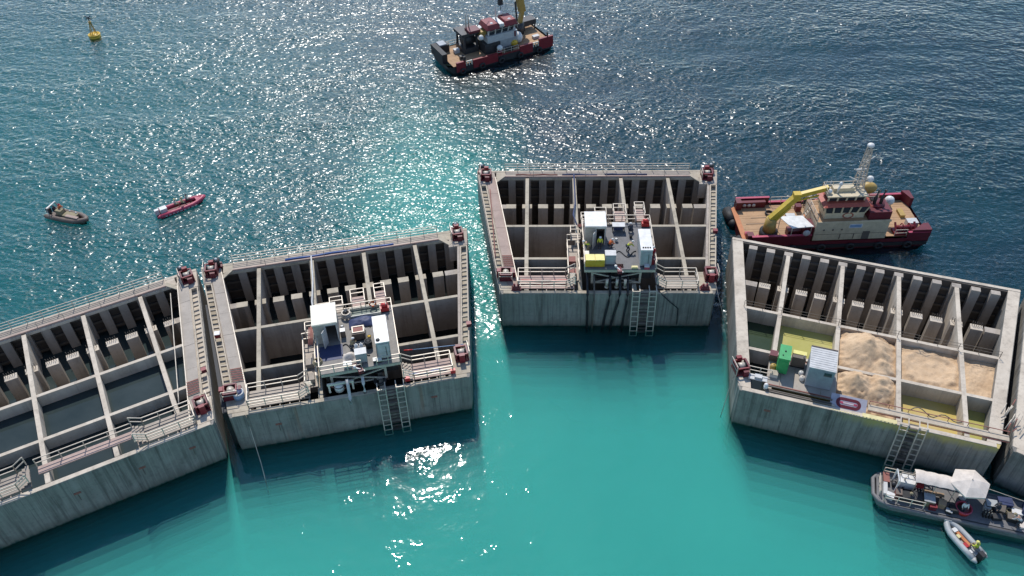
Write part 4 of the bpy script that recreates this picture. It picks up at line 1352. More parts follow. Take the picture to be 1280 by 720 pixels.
def person(pose, label, fr, loc, rz, top='hivis', legs='trousers', hat='white', group=None):
    p = POSES[pose]
    t = thing('person', label, 'person', fr, loc, rz, group)
    mir = lambda q, s: Vector((q[0] * s, q[1], q[2]))
    V, E, Rr = [], [], []
    def add(v, r, par=None):
        V.append(Vector(v)); Rr.append(r)
        if par is not None: E.append((par, len(V) - 1))
        return len(V) - 1
    pe = add(p['pel'], .13); ch = add(p['che'], .14, pe); ne = add(p['nec'], .055, ch)
    hd = Vector(p['hea']); nk = Vector(p['nec']); up = (hd - nk).normalized()
    h1 = add(hd, .092, ne); add(hd + up * .09, .08, h1)
    for s in (-1, 1):
        sh = add(mir(p['sho'], s), .07, ch); el = add(mir(p['elb'], s), .047, sh); wr = add(mir(p['wri'], s), .032, el)
        wv = mir(p['wri'], s); fd = (wv - mir(p['elb'], s)).normalized()
        pm = add(wv + fd * .08, .036, wr)
        lat = Vector((1, 0, 0))
        for q in range(4):
            ln = (.07, .085, .08, .06)[q]
            b0 = wv + fd * .09 + lat * (-.03 + .02 * q)
            i0 = add(b0, .0095); i1 = add(b0 + fd * ln * .55, .009, i0); add(b0 + fd * ln * .85 + Vector((0, 0, -.025)), .008, i1)
        b0 = wv + fd * .045 + lat * (-s * .03)
        i0 = add(b0, .011); i1 = add(b0 + fd * .03 - lat * s * .03, .010, i0); add(b0 + fd * .065 - lat * s * .035, .009, i1)
        hi = add(mir(p['hip'], s), .09, pe); kn = add(mir(p['kne'], s), .062, hi); an = add(mir(p['ank'], s), .045, kn); add(mir(p['toe'], s), .04, an)
    b = skin_mesh('body', V, E, Rr, M['skin'])
    # face: nose, eyes, ears
    bm = bmesh.new(); bm.from_mesh(b.data)
    for off, r in (((0, .1, -.01), .018), ((.095, 0, 0), .025), ((-.095, 0, 0), .025), ((.033, .088, .02), .011), ((-.033, .088, .02), .011), ((0, .085, -.05), .016)):
        bmesh.ops.create_icosphere(bm, subdivisions=1, radius=r, matrix=Matrix.Translation(hd + Vector(off)))
    bm.to_mesh(b.data); bm.free()
    b.parent = t
    V, E, Rr = [], [], []
    pe = add(Vector(p['pel']) + Vector((0, 0, -.02)), .16); ch = add(p['che'], .175, pe); add(Vector(p['nec']) - Vector((0, 0, .06)), .09, ch)
    for s in (-1, 1):
        sh = add(mir(p['sho'], s), .092, ch); el = add(mir(p['elb'], s), .068, sh); add(mir(p['elb'], s).lerp(mir(p['wri'], s), .85), .052, el)
    skin_mesh('jacket', V, E, Rr, M[top]).parent = t
    V, E, Rr = [], [], []
    pe = add(p['pel'], .15)
    for s in (-1, 1):
        hi = add(mir(p['hip'], s), .11, pe); kn = add(mir(p['kne'], s), .085, hi); add(mir(p['ank'], s) + Vector((0, 0, .03)), .065, kn)
    skin_mesh('trousers', V, E, Rr, M[legs]).parent = t
    for s in (-1, 1):
        V, E, Rr = [], [], []
        an = add(mir(p['ank'], s), .058); add(mir(p['toe'], s), .05, an)
        skin_mesh('boot', V, E, Rr, M['black']).parent = t
    m = MB().use(M[hat]).ball(hd + Vector((0, 0, .04)), .135, sy=1.12, nv=5, half=True)
    if hat != 'trousers':
        m.tube([hd + Vector((0, .03, .035)), hd + Vector((0, .03, .05))], .165, 14)
        m.build('helmet', t)
    else:
        m.build('hair', t)
    return t
f3 = C[3]
person('stand', 'worker in yellow vest and white helmet standing at the hut doorway', f3, (-.75, 5.0, P3), 3.0)
person('crouch', 'worker in orange top and white helmet crouching beside the white hut', f3, (.45, 5.3, P3), -1.2, 'hivisorange', 'trousers')
person('bend', 'worker in yellow vest leaning over towards the white container', f3, (2.45, 4.5, P3), -1.1)
person('bend', 'worker in yellow vest bending behind the yellow chest', f3, (-2.15, 4.6, P3), 1.2, 'hivis', 'khaki')
person('crouch', 'worker with dark jacket and white helmet crouching near the back table', f3, (3.0, 8.0, P3), .3, 'trousers', 'trousers')
person('stand', 'person in red overalls standing right of the white container', f3, (5.0, 3.3, P3), 2.4, 'redcloth', 'redcloth')
person('crouch', 'worker in khaki crouching by the generator on the dusty platform', C[2], (.75, 4.5, P2), -.6, 'khaki', 'trousers')

# ------------------------------------------------------------------ boats
def hull_loft(m, secs):
    """cross-sections (lists of equally many points) skinned along the boat"""
    n = len(secs[0])
    vs = [p for s in secs for p in s]
    fs = [[i * n + k, (i + 1) * n + k, (i + 1) * n + k + 1, i * n + k + 1] for i in range(len(secs) - 1) for k in range(n - 1)]
    fs += [list(range(n)), list(range((len(secs) - 1) * n, len(secs) * n))[::-1]]
    m._add(vs, fs)

def fender(x, y, z, r, w, root, axis='Y'):
    m = MB().use(M['black'])
    m.tube([(x, y - w, z), (x, y + w, z)] if axis == 'Y' else [(x - w, y, z), (x + w, y, z)], r, 14)
    return m.build('fender', root)

def lattice_mast(root, x, y, z0, z1, w0, w1, mats='rail'):
    m = MB().use(M[mats])
    cs = lambda k: [(x + sx * (w0 + (w1 - w0) * k), y + sy * (w0 + (w1 - w0) * k), z0 + (z1 - z0) * k) for sx, sy in ((-1, -1), (1, -1), (1, 1), (-1, 1))]
    n = 6
    for i in range(4):
        m.bar(cs(0)[i], cs(1)[i], .10)
    for j in range(n):
        a, b = cs(j / n), cs((j + 1) / n)
        for i in range(4):
            m.bar(a[i], a[(i + 1) % 4], .06); m.bar(a[i], b[(i + 1) % 4], .05)
    return m.build('mast', root)

def ship_right():
    f = Frame(40.2, 85.5, .02)
    t = thing('workboat', 'cream and red workboat with tan deck and folded yellow crane', 'workboat', f, (0, 0, -.6))
    hw = 3.95
    ss = []
    for x, w, zk in ((-11.6, 3.2, .8), (-10.8, 3.7, -.4), (-8, hw, -1.2), (8, hw, -1.2), (10.6, hw, -.6), (11.6, hw - .1, .5)):
        ss.append([(x, -w, 1.9), (x, -w, zk + .6), (x, -w * .7, zk), (x, w * .7, zk), (x, w, zk + .6), (x, w, 1.9)])
    m = MB().use(M['maroon']); hull_loft(m, ss)
    m.build('hull', t)
    m = MB().use(M['black'])
    m.bar((-8.5, -hw - .06, 1.1), (11.4, -hw - .06, 1.1), .16, .5); m.bar((-8.5, hw + .06, 1.1), (11.4, hw + .06, 1.1), .16, .5)
    m.build('rubbing_strake', t)
    m = MB().use(M['tan'])
    for i in range(16):
        y0 = -3.6 + i * .45
        m.box(-10.9, 11.2, y0 + .01, y0 + .44, 1.9, 1.98 + .008 * (i % 3))
    m.use(M['wale']).box(-10.4, -6.2, -.3, -.22, 1.99, 2.02).box(-9.5, -1.5, .9, .96, 1.99, 2.02)
    m.build('deck', t)
    m = MB().use(M['orange']).prism([(-11.55, -3.1), (-10.92, -3.5), (-10.92, 3.5), (-11.55, 3.1)], 1.85, 2.03)
    m.build('bow_ramp', t)
    # bulwarks
    def bul(x0, x1, y, hh, mat='maroon', nm='bulwark'):
        m = MB().use(M[mat]).box(x0, x1, y - .12, y + .12, 1.9, 1.9 + hh).use(M['pinkred']).box(x0 - .03, x1 + .03, y - .17, y + .17, 1.9 + hh, 1.97 + hh)
        return m.build(nm, t)
    bul(-10.6, -3.3, -3.85, .95); bul(-10.9, -6.6, 3.8, 1.15); bul(-6.55, 2, 3.85, .35); bul(2, 10.9, 3.85, .9); bul(8.8, 11.5, -3.85, .8)
    m = MB().use(M['maroon']).box(-11.1, -10.4, 2.6, 3.6, 1.95, 3.2).box(-10.9, -7.2, 3.0, 3.66, 1.99, 2.9)
    m.build('bow_locker', t)
    m = MB().use(M['maroon']).box(-11.1, -10.3, -3.7, -2.9, 1.95, 2.9).use(M['pinkred']).box(-11.1, -10.5, -2.9, -2.3, 1.95, 2.5)
    m.build('bow_locker', t)
    m = MB().use(M['white'])
    for i, x in enumerate((-9.9, -9.3, -8.7)):
        m.tube([(x, 2.96, 2.45), (x, 2.99, 2.45)], .24, 12)
    m.build('emblem', t)
    for x, y, r, w in ((-11.75, 2.4, .75, 1.2), (-11.7, .9, .6, .6), (-11.6, -3.0, .7, .8)):
        fender(x, y, 1.2, r, w, t)
    m = MB().use(M['maroon']).prism([(10.6, 3.9), (11.6, 3.9), (11.6, 2.2), (11.2, 2.2)], 1.95, 3.3)
    m.build('stern_bulwark', t)
    m = MB().use(M['maroon']).prism([(9.2, -3.95), (11.6, -3.95), (11.6, -2.6), (11.0, -2.6)], 1.95, 3.1)
    m.build('stern_bulwark', t)
    # crane
    cr = MB().use(M['ochre']).tube([(-8.2, -2.5, 1.98), (-8.2, -2.5, 2.3)], 1.05, 18).tube([(-8.2, -2.5, 2.3), (-8.2, -2.5, 4.6)], .85, 16, .65)
    cr.use(M['black']).tube([(-8.2, -2.5, 1.99), (-8.2, -2.5, 2.7)], 1.12, 18)
    cro = cr.build('crane_pedestal', t)
    m = MB().use(M['shipyellow']).bar((-8.3, -2.5, 4.5), (-5.6, -2.2, 7.6), .65, .75).bar((-8.0, -2.9, 4.3), (-6.2, -2.6, 6.3), .22)
    b1 = m.build('boom', cro)
    m = MB().use(M['shipyellow']).bar((-6.0, -2.2, 7.6), (-1.9, -1.9, 8.5), .5, .55).bar((-5.8, -2.5, 7.1), (-3.0, -2.3, 7.7), .16).box(-6.1, -5.2, -2.6, -1.8, 7.2, 8.1)
    m.build('jib', cro)
    m = MB().use(M['darksteel']).tube([(-4.6, -2.1, 7.4), (-4.6, -2.1, 6.4)], .06, 6).tube([(-7.2, -1.5, 2), (-7.2, -1.5, 3.4)], .1, 8); m.build('hook', cro)
    # red machinery block and its white awning
    m = MB().use(M['maroon']).box(-4.3, -2.0, -3.7, -1.9, 1.99, 3.9).box(-6.0, -4.4, -3.2, -2.2, 1.99, 3.0)
    m.use(M['palegrey']).ball((-4.0, -3.9, 3.2), .45, sy=.5)
    m.build('winch_house', t)
    m = MB().use(M['white']).prism([(-7.0, -1.7), (-4.1, -1.7), (-3.3, -3.9), (-6.0, -4.1)], 4.15, 4.22)
    m.build('awning', t)
    m = MB().use(M['rail'])
    for x, y in ((-6.8, -1.8), (-4.2, -1.8), (-3.5, -3.8), (-5.9, -3.9)):
        m.bar((x, y, 2), (x, y, 4.15), .07)
    m.build('awning_pole', t)
    n_before = set(bpy.data.objects)
    # deck house
    m = MB().use(M['shipcream']).box(-2.0, 7.0, -3.93, .6, 1.99, 4.7)
    m.build('deck_house', t)
    m = MB().use(M['tan']).box(-2.0, 7.05, -3.96, .65, 4.702, 4.78).use(M['shipcream']).box(-2.05, 7.1, -4.0, -3.92, 4.6, 4.9)
    m.build('boat_deck', t)
    m = MB().use(M['wale'])
    for x in (1.2, 2.9):
        m.box(x, x + .12, -3.96, -3.932, 2.1, 2.9)
    m.box(4.0, 4.9, -3.96, -3.932, 2.0, 3.2)
    for x in (-.9, .2, 1.3):
        m.tube([(x, -3.932, 3.6), (x, -3.97, 3.6)], .12, 10)
    m.box(-1.9, 6.9, -3.95, -3.932, 2.9, 2.94)
    m.build('hull_opening', t)
    m = MB().use(M['skyblue']).box(2.2, 3.6, -3.97, -3.933, 3.9, 4.3).use(M['white']).box(2.1, 3.7, -3.96, -3.932, 3.8, 4.4)
    m.build('name_plate', t)
    # wheelhouse
    base = [(-1.0, -3.2), (3.9, -3.2), (3.9, -.9), (-1.0, -.9)]
    top = [(-1.35, -3.5), (4.2, -3.5), (4.2, -.7), (-1.35, -.7)]
    wh = MB().use(M['shipcream']).prism(base, 4.79, 5.6)
    wo = wh.build('wheelhouse', t)
    m = MB().use(M['glass']).prism(base, 5.602, 6.85, top); g = m.build('window', wo)
    m = MB().use(M['shipcream'])
    def mull(p, q, k): return ((base[p][0] * (1 - k) + base[q][0] * k, base[p][1] * (1 - k) + base[q][1] * k, 5.6), (top[p][0] * (1 - k) + top[q][0] * k, top[p][1] * (1 - k) + top[q][1] * k, 6.85))
    for p, q, n in ((0, 1, 5), (1, 2, 4), (2, 3, 5), (3, 0, 4)):
        for i in range(n):
            m.bar(*mull(p, q, i / n), .2, .14)
    m.build('mullion', g)
    m = MB().use(M['redroof']).prism([(-1.6, -3.75), (4.4, -3.75), (4.4, -.5), (-1.6, -.5)], 6.852, 7.1, [(-1.0, -3.2), (3.9, -3.2), (3.9, -.9), (-1.0, -.9)])
    m.build('roof', wo)
    b2 = [(-.8, -2.7), (3.5, -2.7), (3.5, -1.1), (-.8, -1.1)]
    m = MB().use(M['glass']).prism(b2, 7.102, 7.75, [(-.95, -2.85), (3.65, -2.85), (3.65, -1.0), (-.95, -1.0)])
    m.build('clerestory', wo)
    m = MB().use(M['shipcream'])
    for i in range(5):
        x = -.85 + i * 1.1; m.bar((x, -2.72, 7.1), (x - .02, -2.88, 7.75), .2, .12)
    m.prism([(-1.1, -3.0), (3.8, -3.0), (3.8, -.9), (-1.1, -.9)], 7.752, 7.9)
    m.build('top_roof', wo)
    m = MB().use(M['redroof']).torus((1.9, -3.24, 5.2), .38, .05, 'Y', 16, 6, 1.6, 1); m.build('emblem', wo)
    m = MB().use(M['shipcream']).box(-.2, 2.4, -2.0, -1.1, 7.902, 8.4).use(M['white']).ball((-.7, -2.2, 8.2), .3).tube([(.2, -2.2, 7.9), (.4, -2.2, 9.2)], .13, 8).ball((.4, -2.2, 9.2), .22, sz=1.4)
    for x in (-.9, -.4, 3.2):
        m.tube([(x, -1.2, 7.9), (x, -1.2, 9.0)], .04, 6)
    m.build('roof_gear', wo)
    mo = lattice_mast(t, 3.2, -1.0, 7.9, 13.4, .5, .22)
    m = MB().use(M['white']).ball((3.2, -1.0, 13.75), .42, sz=.7).ball((4.2, -1.4, 9.2), .42)
    for z, dx in ((10.5, -1.2), (11.6, -.9), (12.2, .8), (9.4, -1.5)):
        m.bar((3.2, -1, z - .8), (3.2 + dx, -1.2, z + .1), .09)
    m.bar((2.2, -1.3, 10.6), (3.4, -1.3, 10.6), .14).bar((3.2, -1, 9.2), (4.2, -1.4, 8.9), .08)
    m.build('antenna', mo)
    # funnels and boat davit behind the wheelhouse
    m = MB().use(M['maroon']).box(4.3, 7.0, -3.7, -1.0, 4.8, 5.9).tube([(5.6, -1.9, 5.9), (5.6, -1.9, 6.1)], 1.0, 12)
    fo = m.build('funnel_casing', t)
    for x in (5.2, 6.0):
        m = MB().use(M['darksteel']).tube([(x, -2.2, 5.9), (x, -2.2, 7.0), (x + .35, -1.9, 7.9)], .2, 10); m.build('exhaust', fo)
    m = MB().use(M['ochre']).ball((4.9, -.2, 7.0), .95, sx=1.2, sy=.8, sz=.8).bar((4.6, -.2, 4.8), (4.6, -.2, 6.6), .3); m.build('rescue_boat', t)
    m = MB().use(M['white']).ball((8.1, -.3, 5.0), .6); m.bar((6.9, -.6, 4.8), (8.1, -.3, 5.0), .1); m.build('fender_ball', t)
    m = MB().use(M['rail']).rail([(-2, -3.9, 4.78), (-2, .5, 4.78), (7, .5, 4.78)], 1.0, .03, 1.3, 3).rail([(-1.2, -3.0, 7.9), (-1.2, -1.0, 7.9), (3.7, -1.0, 7.9)], .8, .03, 1.2, 2)
    m.build('guard_rail', t)
    m = MB().use(M['rail'])
    for s in (-.35, .35):
        m.bar((-3.3, -1.0 + s, 2.0), (-2.05, -1.0 + s, 4.8), .08)
    for i in range(8):
        m.bar((-3.3 + 1.25 * i / 7, -1.35, 2.1 + 2.6 * i / 7), (-3.3 + 1.25 * i / 7, -.65, 2.1 + 2.6 * i / 7), .1, .05)
    m.build('stair', t)
    for o in set(bpy.data.objects) - n_before:
        if o.parent is t and o.type == 'MESH':
            o.location.x -= 1.05
    # stern winch and box
    wn_ = MB().use(M['red']).box(7.3, 10.2, -3.6, -2.3, 1.99, 2.3).bar((7.5, -3.4, 2.3), (7.5, -2.4, 3.2), .2).bar((9.9, -3.4, 2.3), (9.9, -2.4, 3.2), .2)
    wb = wn_.build('stern_winch', t)
    m = MB().use(M['red']).tube([(7.7, -2.9, 2.75), (9.7, -2.9, 2.75)], .3, 12).torus((8.3, -2.9, 2.75), .48, .07, 'X').torus((9.2, -2.9, 2.75), .48, .07, 'X'); m.build('drum', wb)
    m = MB().use(M['palegrey']).box(9.4, 10.7, -2.2, -1.2, 1.99, 2.8); m.build('deck_box', t)
    m = MB().use(M['pinkred']).tube([(-9.8, -3.4, 2), (-9.8, -3.4, 2.7)], .18, 10).tube([(-9.2, -3.4, 2), (-9.2, -3.4, 2.5)], .15, 10); m.build('bitts', t)
    for i in range(6):
        m = MB().use(M['black']).torus((-9.0 + i * 3.6, -4.12, .95), .42, .17, 'Y', 16, 8); m.build('tyre_fender', t)
    for i, (x, y, w_, d_, h_, mt) in enumerate(((-2.9, -.2, .8, .6, .9, 'orange'), (-4.6, .6, 1.1, .7, .5, 'palegrey'), (-3.2, 2.2, .7, .7, .8, 'maroon'), (8.3, 2.6, 1.2, .8, .7, 'shipcream'), (7.6, .9, .9, .6, .5, 'darksteel'), (9.6, .6, .6, 1.4, .35, 'ochre'))):
        m = MB().use(M[mt]).box(x - w_ / 2, x + w_ / 2, y - d_ / 2, y + d_ / 2, 2.0, 2.0 + h_).box(x - w_ / 2 - .03, x + w_ / 2 + .03, y - d_ / 2 - .03, y + d_ / 2 + .03, 2.0 + h_, 2.05 + h_); m.build('deck_locker', t)
    m = MB().use(M['rail']).rail([(-6.4, 3.6, 2.2), (1.8, 3.6, 2.2)], 1.0, .03, 1.4, 2).rail([(7.2, -3.7, 2.0), (8.7, -3.7, 2.0)], 1.0, .03, 1.2, 2); m.build('guard_rail', t)
    m = MB().use(M['darksteel']).tube([(-7.0 + .5 * math.cos(i * .7), 1.6 + .5 * math.sin(i * .7), 2.04 + .01 * i) for i in range(28)], .06, 6); m.build('deck_rope', t)
    person('stand', 'person in dark overalls standing on the far side of the tan deck, left of two', f, (-2.1, 2.9, 1.42), .4, 'trousers', 'trousers', 'white')
    person('stand', 'person in dark overalls on the tan deck nearest the wheelhouse, right of two', f, (-1.35, 2.8, 1.42), -.5, 'trousers', 'trousers', 'trousers')
ship_right()

def ship_far():
    f = Frame(-2.3, 135.0, .485)
    t = thing('workboat', 'dark red hulled workboat far out with twin red roofs and raised boom', 'workboat', f, (0, 0, -.45))
    hw = 3.8
    ss = []
    for x, w, zk in ((-9.8, 3.0, .8), (-9.0, 3.6, -.4), (-6, hw, -1.2), (7, hw, -1.2), (9, hw, -.6), (9.8, hw - .2, .6)):
        ss.append([(x, -w, 1.6), (x, -w, zk + .6), (x, -w * .7, zk), (x, w * .7, zk), (x, w, zk + .6), (x, w, 1.6)])
    m = MB().use(M['black']); hull_loft(m, ss); m.build('hull', t)
    m = MB().use(M['tan'])
    for i in range(15):
        m.box(-9.0, 9.3, -3.4 + i * .45, -3.4 + i * .45 + .43, 1.6, 1.68 + .008 * (i % 3))
    m.build('deck', t)
    for x0, x1, hh in ((-8.6, -7.0, .8), (-5.6, -1.0, .6), (3.2, 5.6, .75), (6.9, 9.6, 1.1)):
        m = MB().use(M['red']).box(x0, x1, -3.88, -3.5, .75, 1.6 + hh); m.build('bulwark', t)
    m = MB().use(M['red']).box(-1.0, 3.2, -3.78, -3.6, 1.6, 1.75).box(-4, 9.0, 3.5, 3.75, 1.6, 2.3); m.build('side_rail', t)
    for x in (-6.3, 6.25):
        m = MB().use(M['cream']).box(x - .55, x - .4, -3.83, -3.66, 1.5, 2.3).box(x + .4, x + .55, -3.83, -3.66, 1.5, 2.3).box(x - .08, x + .08, -3.83, -3.66, 1.5, 2.2).box(x - .4, x + .4, -3.83, -3.66, 2.15, 2.3)
        m.build('fairlead', t)
    m = MB().use(M['black']).box(-9.9, -9.0, -1.2, 3.4, 1.4, 3.0).box(-9.2, -7.2, 1.8, 3.5, 1.69, 2.9); m.build('bow_fender', t)
    m = MB().use(M['bluegrey']).box(-8.9, -7.6, 1.9, 3.4, 2.902, 3.1); m.build('bow_locker', t)
    m = MB().use(M['darksteel'])
    m.box(-5.6, -2.9, -.6, 2.6, 1.69, 2.6)
    for x in (-5.4, -3.1):
        m.bar((x, -.4, 2.6), (x, -.2, 4.8), .3); m.bar((x, 2.4, 2.6), (x, 2.2, 4.8), .3)
    m.box(-5.9, -2.7, -.6, 2.6, 4.7, 5.2).tube([(-5.2, 1, 3.6), (-3.2, 1, 3.6)], 1.0, 14)
    m.build('winch_gantry', t)
    m = MB().use(M['maroon']).box(-4.6, -2.6, -.9, 1.0, 5.202, 5.6); m.use(M['rail']).tube([(-4.4, .8, 5.5), (-4.4, .8, 8)], .1, 6).tube([(-3.9, .8, 5.5), (-3.9, .8, 7.8)], .1, 6); m.build('funnel', t)
    m = MB().use(M['ochre']).box(-2.7, -1.7, -1.2, .2, 4.2, 5.2).use(M['white']).ball((-2.9, -1.6, 4.5), .45); m.build('deck_gear', t)
    m = MB().use(M['darksteel']).box(-2.6, 0.2, -2.5, 2.4, 1.69, 3.4); m.build('engine_casing', t)
    m = MB().use(M['grey']).box(.2, 3.6, -2.2, 2.4, 1.69, 3.4); m.build('deck_house', t)
    wo = MB().use(M['palegrey']).box(-2.0, 3.6, -2.2, 2.2, 3.402, 5.0).build('wheelhouse', t)
    m = MB().use(M['glass']).prism([(-1.6, -1.8), (3.0, -1.8), (3.0, .5), (-1.6, .5)], 5.002, 6.5, [(-1.8, -2.1), (3.2, -2.1), (3.2, .7), (-1.8, .7)]); g = m.build('window', wo)
    m = MB().use(M['white'])
    for x in (-1.6, -.4, .8, 2.0, 3.0):
        m.bar((x, -1.82, 5.0), (x * 1.06, -2.14, 6.5), .16)
    m.build('mullion', g)
    for x0, x1 in ((-2.1, .3), (1.2, 3.6)):
        m = MB().use(M['red']).prism([(x0, -2.4), (x1, -2.4), (x1, .8), (x0, .8)], 6.502, 7.6, [(x0 + .3, -2.1), (x1 - .3, -2.1), (x1 - .3, .5), (x0 + .3, .5)])
        m.use(M['white']).ball(((x0 + x1) / 2, -1.6, 7.5), .3); m.build('roof', wo)
    m = MB().use(M['white']).box(.35, 1.15, -2.2, .6, 6.502, 7.3).tube([(.75, 0, 7.3), (.75, 0, 12.5)], .16, 8, .1).ball((1.9, .5, 8.0), .45).tube([(2.4, .8, 7.4), (2.4, .8, 9.5)], .08, 6); m.build('mast', wo)
    def squash(o):
        for v in o.data.vertices:
            if v.co.z > 3.41:
                v.co.z = 3.41 + (v.co.z - 3.41) * .74
        for k in kids(o):
            squash(k)
    m = MB().use(M['maroon']).box(3.0, 3.3, -2.24, -2.202, 3.5, 4.8); m.build('door', wo)
    squash(wo)
    cr = MB().use(M['darksteel']).tube([(6.0, 1.6, 1.69), (6.0, 1.6, 3.6)], .9, 14).box(3.6, 5.0, 1.0, 2.8, 1.69, 3.2)
    cro = cr.build('crane_pedestal', t)
    m = MB().use(M['ochre']).bar((6.1, 1.6, 3.2), (6.7, 1.7, 5.6), .6, .7).bar((6.7, 1.7, 5.5), (5.9, 1.7, 9.3), 1.05, 1.0).use(M['darksteel']).bar((5.5, 1.3, 3.4), (5.3, 1.5, 7.6), .25)
    m.build('boom', cro)
    m = MB().use(M['shipyellow']).bar((5.7, 1.7, 9.2), (2.6, 1.7, 8.7), .6, .6).use(M['black']).box(2.2, 2.9, 1.4, 2.0, 7.6, 8.8); m.build('jib', cro)
    m = MB().use(M['darksteel']).tube([(2.6, 1.7, 7.6), (2.6, 1.7, 6.4)], .05, 6); m.build('cable', cro)
    m = MB().use(M['darksteel']).box(7.0, 9.4, 1.6, 3.4, 2.6, 3.5).bar((7.2, 1.8, 1.7), (7.2, 1.8, 2.6), .15).bar((9.2, 1.8, 1.7), (9.2, 1.8, 2.6), .15).use(M['maroon']).box(6.4, 7.6, 2.6, 3.4, 1.69, 3.0); m.build('stern_rack', t)
    m = MB().use(M['white']).ball((4.2, -1.3, 2.7), .95, sx=.8); m.build('buoy_white', t).name = 'fender_buoy'
    m = MB().use(M['yellow']).ball((3.0, -2.0, 2.3), .7, sz=.85); m.build('fender_buoy', t)
    m = MB().use(M['white']).ball((-.3, -3.2, 2.7), .5).use(M['red']).tube([(-.3, -3.2, 1.7), (-.3, -3.2, 2.4)], .4, 10); m.build('capstan', t)
    m = MB().use(M['black']).bar((8.6, -3.6, 2.6), (8.6, -3.6, 3.4), .2).bar((-7.0, -3.4, 2.0), (-7.0, -3.4, 3.0), .35); m.build('bitts', t)
    for i in range(5):
        m = MB().use(M['black']).torus((-7.6 + i * 3.6, -3.98, .8), .42, .17, 'Y', 16, 8); m.build('tyre_fender', t)
    for i, (x, y, w_, d_, h_, mt) in enumerate(((-6.4, .8, .9, .7, .6, 'palegrey'), (-6.6, -1.6, .7, .5, .5, 'darksteel'), (5.0, -.6, .9, .9, .7, 'wood'), (7.6, -1.4, 1.1, .7, .4, 'palegrey'), (1.6, -3.0, 1.2, .6, .5, 'darksteel'))):
        m = MB().use(M[mt]).box(x - w_ / 2, x + w_ / 2, y - d_ / 2, y + d_ / 2, 1.69, 1.69 + h_).box(x - w_ / 2 - .03, x + w_ / 2 + .03, y - d_ / 2 - .03, y + d_ / 2 + .03, 1.69 + h_, 1.75 + h_); m.build('deck_locker', t)
    for p in ([(-2.0, -2.25, 5.0), (3.6, -2.25, 5.0)], [(-1.0, -3.6, 1.7), (3.0, -3.6, 1.7)], [(-9, 3.5, 1.7), (-4.2, 3.5, 1.7)]):
        m = MB().use(M['rail']).rail(p, .9, .03, 1.3, 2); m.build('guard_rail', t)
    for p, q in (((-.6, 0, 7.5), (-1.4, 0, 9.0)), ((1.9, -.6, 7.5), (2.2, -.6, 8.8)), ((-.2, -1, 10.5), (1.7, 1, 10.5))):
        m = MB().use(M['white']).bar(p, q, .08); m.build('antenna', t)
ship_far()

# inflatable boats ------------------------------------------------------------
def rib(name, label, loc, rz, L, W, r, tube_m, floor_m, engine_m, deco=None, hull_m='darksteel'):
    t = thing(name, label, 'boat', WORLD, loc, rz)
    w = W / 2 - r
    pts = []
    xs = [-L / 2, -L / 4, 0, L * .2, L * .32, L * .42, L * .48]
    yw = [w, w, w, w * .93, w * .7, w * .35, 0]
    z = [r * .9, r * .9, r * .92, r * 1.0, r * 1.15, r * 1.4, r * 1.55]
    pts = [(x, -y, zz) for x, y, zz in zip(xs, yw, z)] + [(x, y, zz) for x, y, zz in list(zip(xs, yw, z))[:-1][::-1]]
    m = MB().use(M[tube_m]).tube(pts, r, 12)
    for s in (-1, 1):
        m.tube([(-L / 2 - .4, s * w, r * .9), (-L / 2, s * w, r * .9)], r * .35, 10, r)
    m.build('inflatable_tube', t)
    m = MB().use(M[floor_m]); n = len(xs)
    m.prism([(x, -y) for x, y in zip(xs[:-1], yw[:-1])] + [(x, y) for x, y in list(zip(xs, yw))[:-1][::-1]], -.1, r * .55)
    m.build('floor', t)
    m = MB().use(M[hull_m]).prism([(-L / 2, -w * .8), (L * .35, -w * .4), (L * .44, 0), (L * .35, w * .4), (-L / 2, w * .8)], -.35, -.102)
    m.build('keel', t)
    m = MB().use(M[engine_m]).box(-L / 2 - .45, -L / 2 + .1, -.22, .22, r * .9, r * .9 + .75).use(M['black']).box(-L / 2 - .35, -L / 2 - .05, -.12, .12, -.4, r * .9)
    m.build('outboard_engine', t)
    return t, w
t, w = rib('inflatable_boat', 'red inflatable boat with white box and crew on glittering water', (-44.1, 93.3, 0), math.atan2(3.8, 5.7), 6.3, 2.1, .3, 'pinkred', 'maroon', 'white')
m = MB().use(M['white']).box(-2.9, -2.0, -.4, .4, .2, 1.0); m.build('engine_cover', t)
m = MB().use(M['pinkred']).prism([(1.9, -.6), (2.6, -.2), (2.6, .2), (1.9, .6)], .35, .62); m.build('bow_dodger', t)
m = MB().use(M['palegrey'])
for i in range(9):
    m.box(-2.6 + i * .5, -2.3 + i * .5, -1.06, -1.04, .18, .32)
m.build('trim', t)
fb = Frame(-44.1, 93.3, math.atan2(3.8, 5.7))
person('sit', 'person in pale top sitting nearest the engine of the red inflatable', fb, (-.7, .1, .35), -1.6, 'tarp', 'khaki', 'paleyellow')
person('sit', 'person in pale yellow top in the middle of the red inflatable', fb, (.15, -.15, .35), -1.6, 'paleyellow', 'trousers', 'khaki')
person('sit', 'person in beige jacket furthest forward in the red inflatable', fb, (.9, .2, .35), -1.6, 'beigewall', 'trousers', 'trousers')

